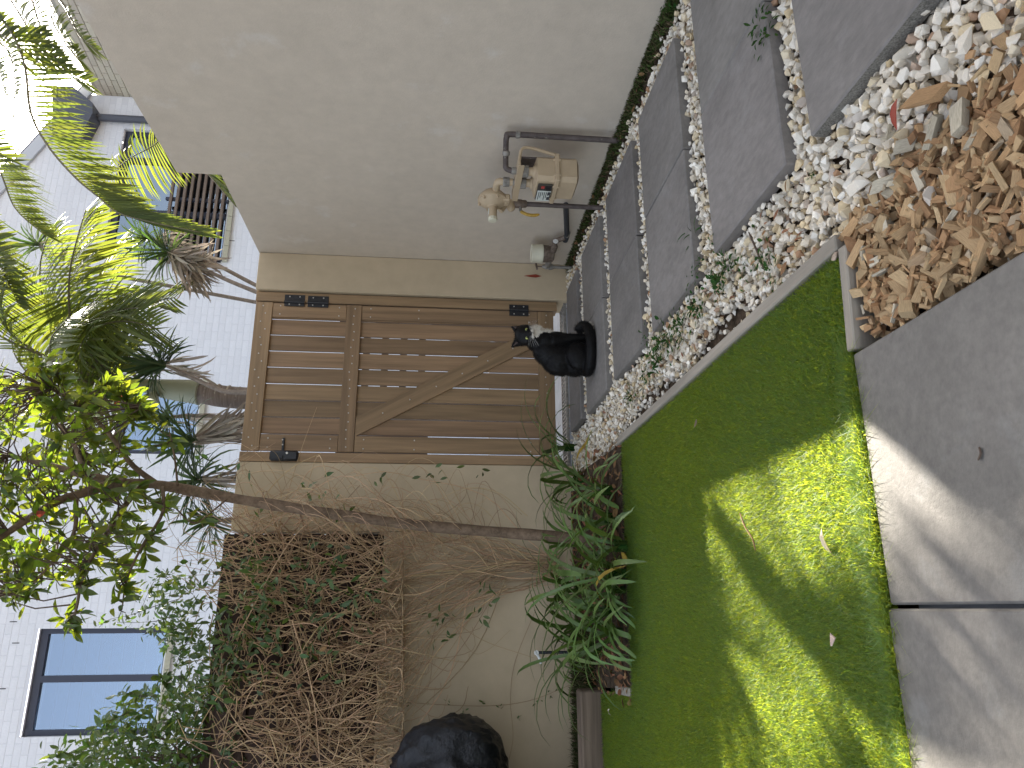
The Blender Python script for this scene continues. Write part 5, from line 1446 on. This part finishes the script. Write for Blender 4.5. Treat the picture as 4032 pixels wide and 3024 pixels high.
palmB = make_palm('palm_tree', 'sunlit feather palm whose fronds hang over the top of the long wall', (4.4, 3.9, 0), [
    fb([(-140, -60, 4.5), (20, 90, 4.4), (95, 250, 4.35), (120, 440, 4.3), (185, 570, 4.25), (293, 696, 4.2), (388, 776, 4.15), (470, 840, 4.1), (620, 880, 4.05), (790, 915, 4.0)], 58, .40, .025, .40, .15, 1.5, .2, .013, .12),
    fb([(20, -200, 4.6), (185, 0, 4.5), (199, 56, 4.48), (217, 108, 4.45), (244, 150, 4.4), (271, 190, 4.4), (320, 240, 4.35)], 26, .34, .018, .8, .45, .35, .3, .011, .2),
    fb([(90, -200, 4.4), (237, 0, 4.3), (271, 56, 4.28), (305, 126, 4.25), (339, 167, 4.22), (384, 200, 4.2)], 18, .22, .015, .7, .5, .3, .3, .014, .3),
    fb([(-60, -160, 4.7), (60, 30, 4.65), (110, 120, 4.6), (140, 220, 4.55), (150, 330, 4.5)], 24, .40, .022, .85, .45, .35, .4, .011, .1),
    fb([(60, -260, 4.5), (110, -60, 4.45), (150, 80, 4.4), (200, 200, 4.38), (270, 290, 4.35), (350, 330, 4.3)], 30, .30, .017, .7, .4, .5, .3, .012, .15),
    fb([(-200, 500, 4.5), (-90, 560, 4.4), (0, 680, 4.35), (60, 820, 4.3), (180, 930, 4.25)], 36, .34, .022, .6, .25, 1.0, .3, .011, .15),
    fb([(-120, 60, 4.55), (-20, 120, 4.5), (60, 170, 4.45), (150, 190, 4.4), (250, 240, 4.35)], 34, .30, .018, .8, .4, .5, .4, .010, .1),
    fb([(-180, 120, 4.65), (-80, 190, 4.6), (-10, 280, 4.55), (20, 380, 4.5)], 26, .36, .018, .8, .4, .4, .4, .010, .1),
    fb([(-200, 40, 4.7), (-60, 130, 4.6), (30, 200, 4.55), (60, 330, 4.5), (50, 470, 4.4)], 24, .40, .023, .8, .4, .45, .4, .011, .1),
    fb([(740, 420, 5.2), (660, 520, 5.1), (600, 575, 5.05), (500, 631, 5.0), (413, 711, 4.95), (380, 790, 4.9)], 36, .36, .017, .8, .3, .6, .4, .008, .15),
    fb([(700, 560, 3.5), (780, 640, 3.47), (850, 720, 3.45), (930, 815, 3.42)], 14, .22, .02, .35, .9, .3, .3, .008),
    fb([(-380, 820, 4.6), (-220, 900, 4.5), (-110, 1020, 4.4), (-60, 1150, 4.35), (-40, 1290, 4.3)], 32, .46, .030, .75, .25, .8, .4, .011),
    fb([(-330, 700, 4.6), (-160, 840, 4.5), (-40, 960, 4.4), (20, 1090, 4.3), (80, 1210, 4.25)], 32, .36, .028, .75, .3, .7, .4, .011),
], lambda t: [MB().tube(spline([(4.5, 3.9, -.05), (4.45, 3.9, 1.6), (4.4, 3.95, 3.1), (4.3, 4.0, 4.6)], 16), [.11] * 16, 14).build('trunk', m_ptrunk, t, smooth=True)])

# ================================================================== DRACAENAS
ds = []
for k in range(5):
    v, f, _ = strap((0, 0, 0), math.pi / 2, 1.0, .062, .15, .25 + .35 * k, 6); ds.append((np.array([p[:] for p in v]), f))
def dracaena(label, cpx, Y, n, L, stem, dead=0, dead_dir=None, squash=1.0):
    C = at_y(*cpx, Y); B = at_y(*stem[-1]); Bp = at_y(*stem[-2]) if len(stem) > 1 else C
    gs = (B - Bp); B0 = Vector((B.x + max(-.9, min(.9, gs.x / max(.05, abs(gs.z)) * B.z * .45)), B.y, -.02))
    t = thing('dracaena', label, 'plant', B0, 'slender stemmed dracaenas beyond the gate')
    P = [B0.lerp(B, i / 6) for i in range(6)] + spline([*[at_y(*s) for s in stem[::-1]], C], 18)
    mb = MB(); mb.tube(P, [.021 - .008 * i / 23 for i in range(24)], 9); mb.build('stem', m_dstem, t, smooth=True)
    ax = (P[-1] - P[-3]).normalized()
    DL = Leaves(ds, [m_drac, m_dead])
    for i in range(n):
        d = rdir()
        if d.dot(ax) < -.35: d = d + ax * .9
        d.normalize()
        DL.add(basis(d, Vector((0, 0, 1)) + rdir() * .25, C - ax * rng.uniform(0, .09) + d * .01, L * rng.uniform(.7, 1.1)), int(rng.integers(5)), 0)
    for i in range(dead):
        d = Vector(dead_dir or (0, 0, -1)) + rdir() * .38
        DL.add(basis(d, rdir(), C - ax * rng.uniform(.03, .22) + rdir() * .03, L * rng.uniform(.7, 1.25)), int(rng.integers(5)), 1)
    DL.emit(t, 300)
dracaena('dracaena with a big skirt of dead grey leaves before the louvred window', (655, 985), 5.9, 70, .34, [(760, 1040, 5.9), (900, 1105, 5.9), (1010, 1150, 5.9)], 150, (-.30, 0, -.45))
dracaena('dracaena with a thin leaning stem over the louvred window, near the long wall', (560, 935), 6.3, 46, .30, [(700, 965, 6.3), (830, 1030, 6.3), (1004, 1122, 6.3)], 20, (0, 0, -1))
dracaena('round headed dracaena left of the dead leaved ones, leaning over the gate top', (620, 1425), 5.5, 95, .30, [(700, 1460, 5.5), (800, 1508, 5.5), (880, 1540, 5.5), (965, 1545, 5.5)], 20, (0, 0, -1))
dracaena('small dark dracaena beside the palm crownshaft', (430, 1395), 6.6, 60, .32, [(520, 1470, 6.6), (600, 1530, 6.6), (720, 1560, 6.7)], 26, (0, 0, -1))
dracaena('highest small dracaena tuft seen against the white wall', (140, 955), 7.2, 44, .34, [(190, 985, 7.2), (250, 1015, 7.2), (420, 1080, 7.2)], 5, (0, 0, -1))
dracaena('dark dracaena low behind the gate left of the palm trunk', (640, 1650), 6.8, 75, .36, [(720, 1640, 6.8), (900, 1640, 6.8)], 10, (0, 0, -1))
dracaena('dracaena with dry straw coloured leaves against the top of the gate post', (740, 1740), 5.8, 50, .40, [(820, 1730, 5.8), (950, 1720, 5.8)], 80, (.35, 0, -.75))
dracaena('dracaena half hidden behind the tree trunk above the rear wall', (760, 1890), 6.2, 60, .40, [(880, 1890, 6.2), (950, 1890, 6.2)], 30, (0, 0, -1))
dracaena('dark dracaena behind the vines left of the tree trunk', (820, 2050), 6.4, 60, .36, [(900, 2050, 6.4), (980, 2050, 6.4)], 10, (0, 0, -1))

# ================================================================== SMALL THINGS
# black rubbish bag
bag = thing('rubbish_bag', 'full black plastic rubbish bag slumped against the rear wall', 'bag', (-1.0, 4.2, 0))
bm = bmesh.new(); bmesh.ops.create_icosphere(bm, subdivisions=5, radius=1)
bc = at_y(1785, 3060, 4.27)
from mathutils import noise as NZ
for v in bm.verts:
    p = v.co.copy(); q = p.copy()
    fold = NZ.noise(Vector((p.x * 2.2, p.y * 2.2, p.z * 1.2))) * .09 + abs(NZ.noise(Vector((p.x * 4 + 5, p.y * 4, p.z * 2.4)))) * .10 + NZ.noise(p * 11) * .022 + abs(NZ.noise(Vector((p.x * 9, p.y * 9, p.z * 4)))) * .045
    ang = math.atan2(p.y, p.x); fold += .035 * math.sin(ang * 13 + p.z * 3) * max(0, p.z) ** 1.5
    r = 1 - fold
    z = p.z * (.335 if p.z > 0 else .30) * r
    v.co = Vector((bc.x + p.x * .315 * r, 4.27 + p.y * .30 * r, bc.z + z))
bmesh.ops.recalc_face_normals(bm, faces=bm.faces)
me = bpy.data.meshes.new('bag_skin'); bm.to_mesh(me); bm.free(); me.materials.append(m_bag); me.polygons.foreach_set('use_smooth', [True] * len(me.polygons)); link('bag_skin', me, bag)
top = at_y(1760, 2862, 4.22)
mb = MB()
for k in range(9):
    a = k * .7; mb.tube(spline([(bc.x - .10, 4.16, bc.z + .24), (bc.x - .11 + math.cos(a) * .02, 4.12 + math.sin(a) * .02, bc.z + .28), (bc.x - .12 + math.cos(a) * .06, 4.12 + math.sin(a) * .05, bc.z + .30)], 6), [.02, .018, .016, .018, .02, .012], 6)
mb.build('tied_neck', m_bag, bag, smooth=True)
crate = thing('storage_crate', 'low dark storage crate carrying the black rubbish bag', 'crate', (bc.x - .12, 4.27, 0))
mb = MB(); mb.box((bc.x - .46, 4.08, -.02), (bc.x - .04, 4.46, bc.z - .24), .01); mb.build('box', m_poly, crate)
mb = MB(); mb.box((bc.x - .48, 4.06, bc.z - .238), (bc.x - .03, 4.48, bc.z - .20), .01); mb.build('lid', m_poly, crate)
# irrigation fitting
p = at_y(2112, 2570, 4.45)
ir = thing('irrigation_fitting', 'small white plastic irrigation fitting among the strap leaves', 'tap', (p.x, p.y, 0))
mb = MB(); mb.lathe(p, (0, -1, .1), [(.014, 0), (.014, .016), (.008, .018), (.0075, .006)], 14); mb.build('ring', m_white, ir)
mb = MB(); mb.tube([p, p + Vector((-.035, 0, -.02)), p + Vector((-.06, 0, -.025))], [.009, .008, .0075], 10); mb.build('spout', m_white, ir)
mb = MB(); mb.tube([p + Vector((0, .01, 0)), (p.x, p.y + .01, -.03)], .009, 8); mb.build('riser', m_poly, ir)
# rust coloured leaf stuck on the pier
a = at_y(2087, 1088, 4.62); b = at_y(2132, 1088, 4.62)
mb = MB(); c = (a + b) / 2; y = 4.617
mb.add([(a.x, y, a.z), (c.x - .013, y - .003, c.z), (b.x, y, b.z), (c.x + .013, y - .003, c.z), (a.x - .002, y, a.z + .045), (a.x + .001, y, a.z + .045)], [(0, 1, 2, 3), (0, 1, 4), (0, 3, 5)])
tag(mb.build('stuck_leaf', m_redleaf), 'small rust brown dead leaf stuck to the rendered pier', 'leaf')
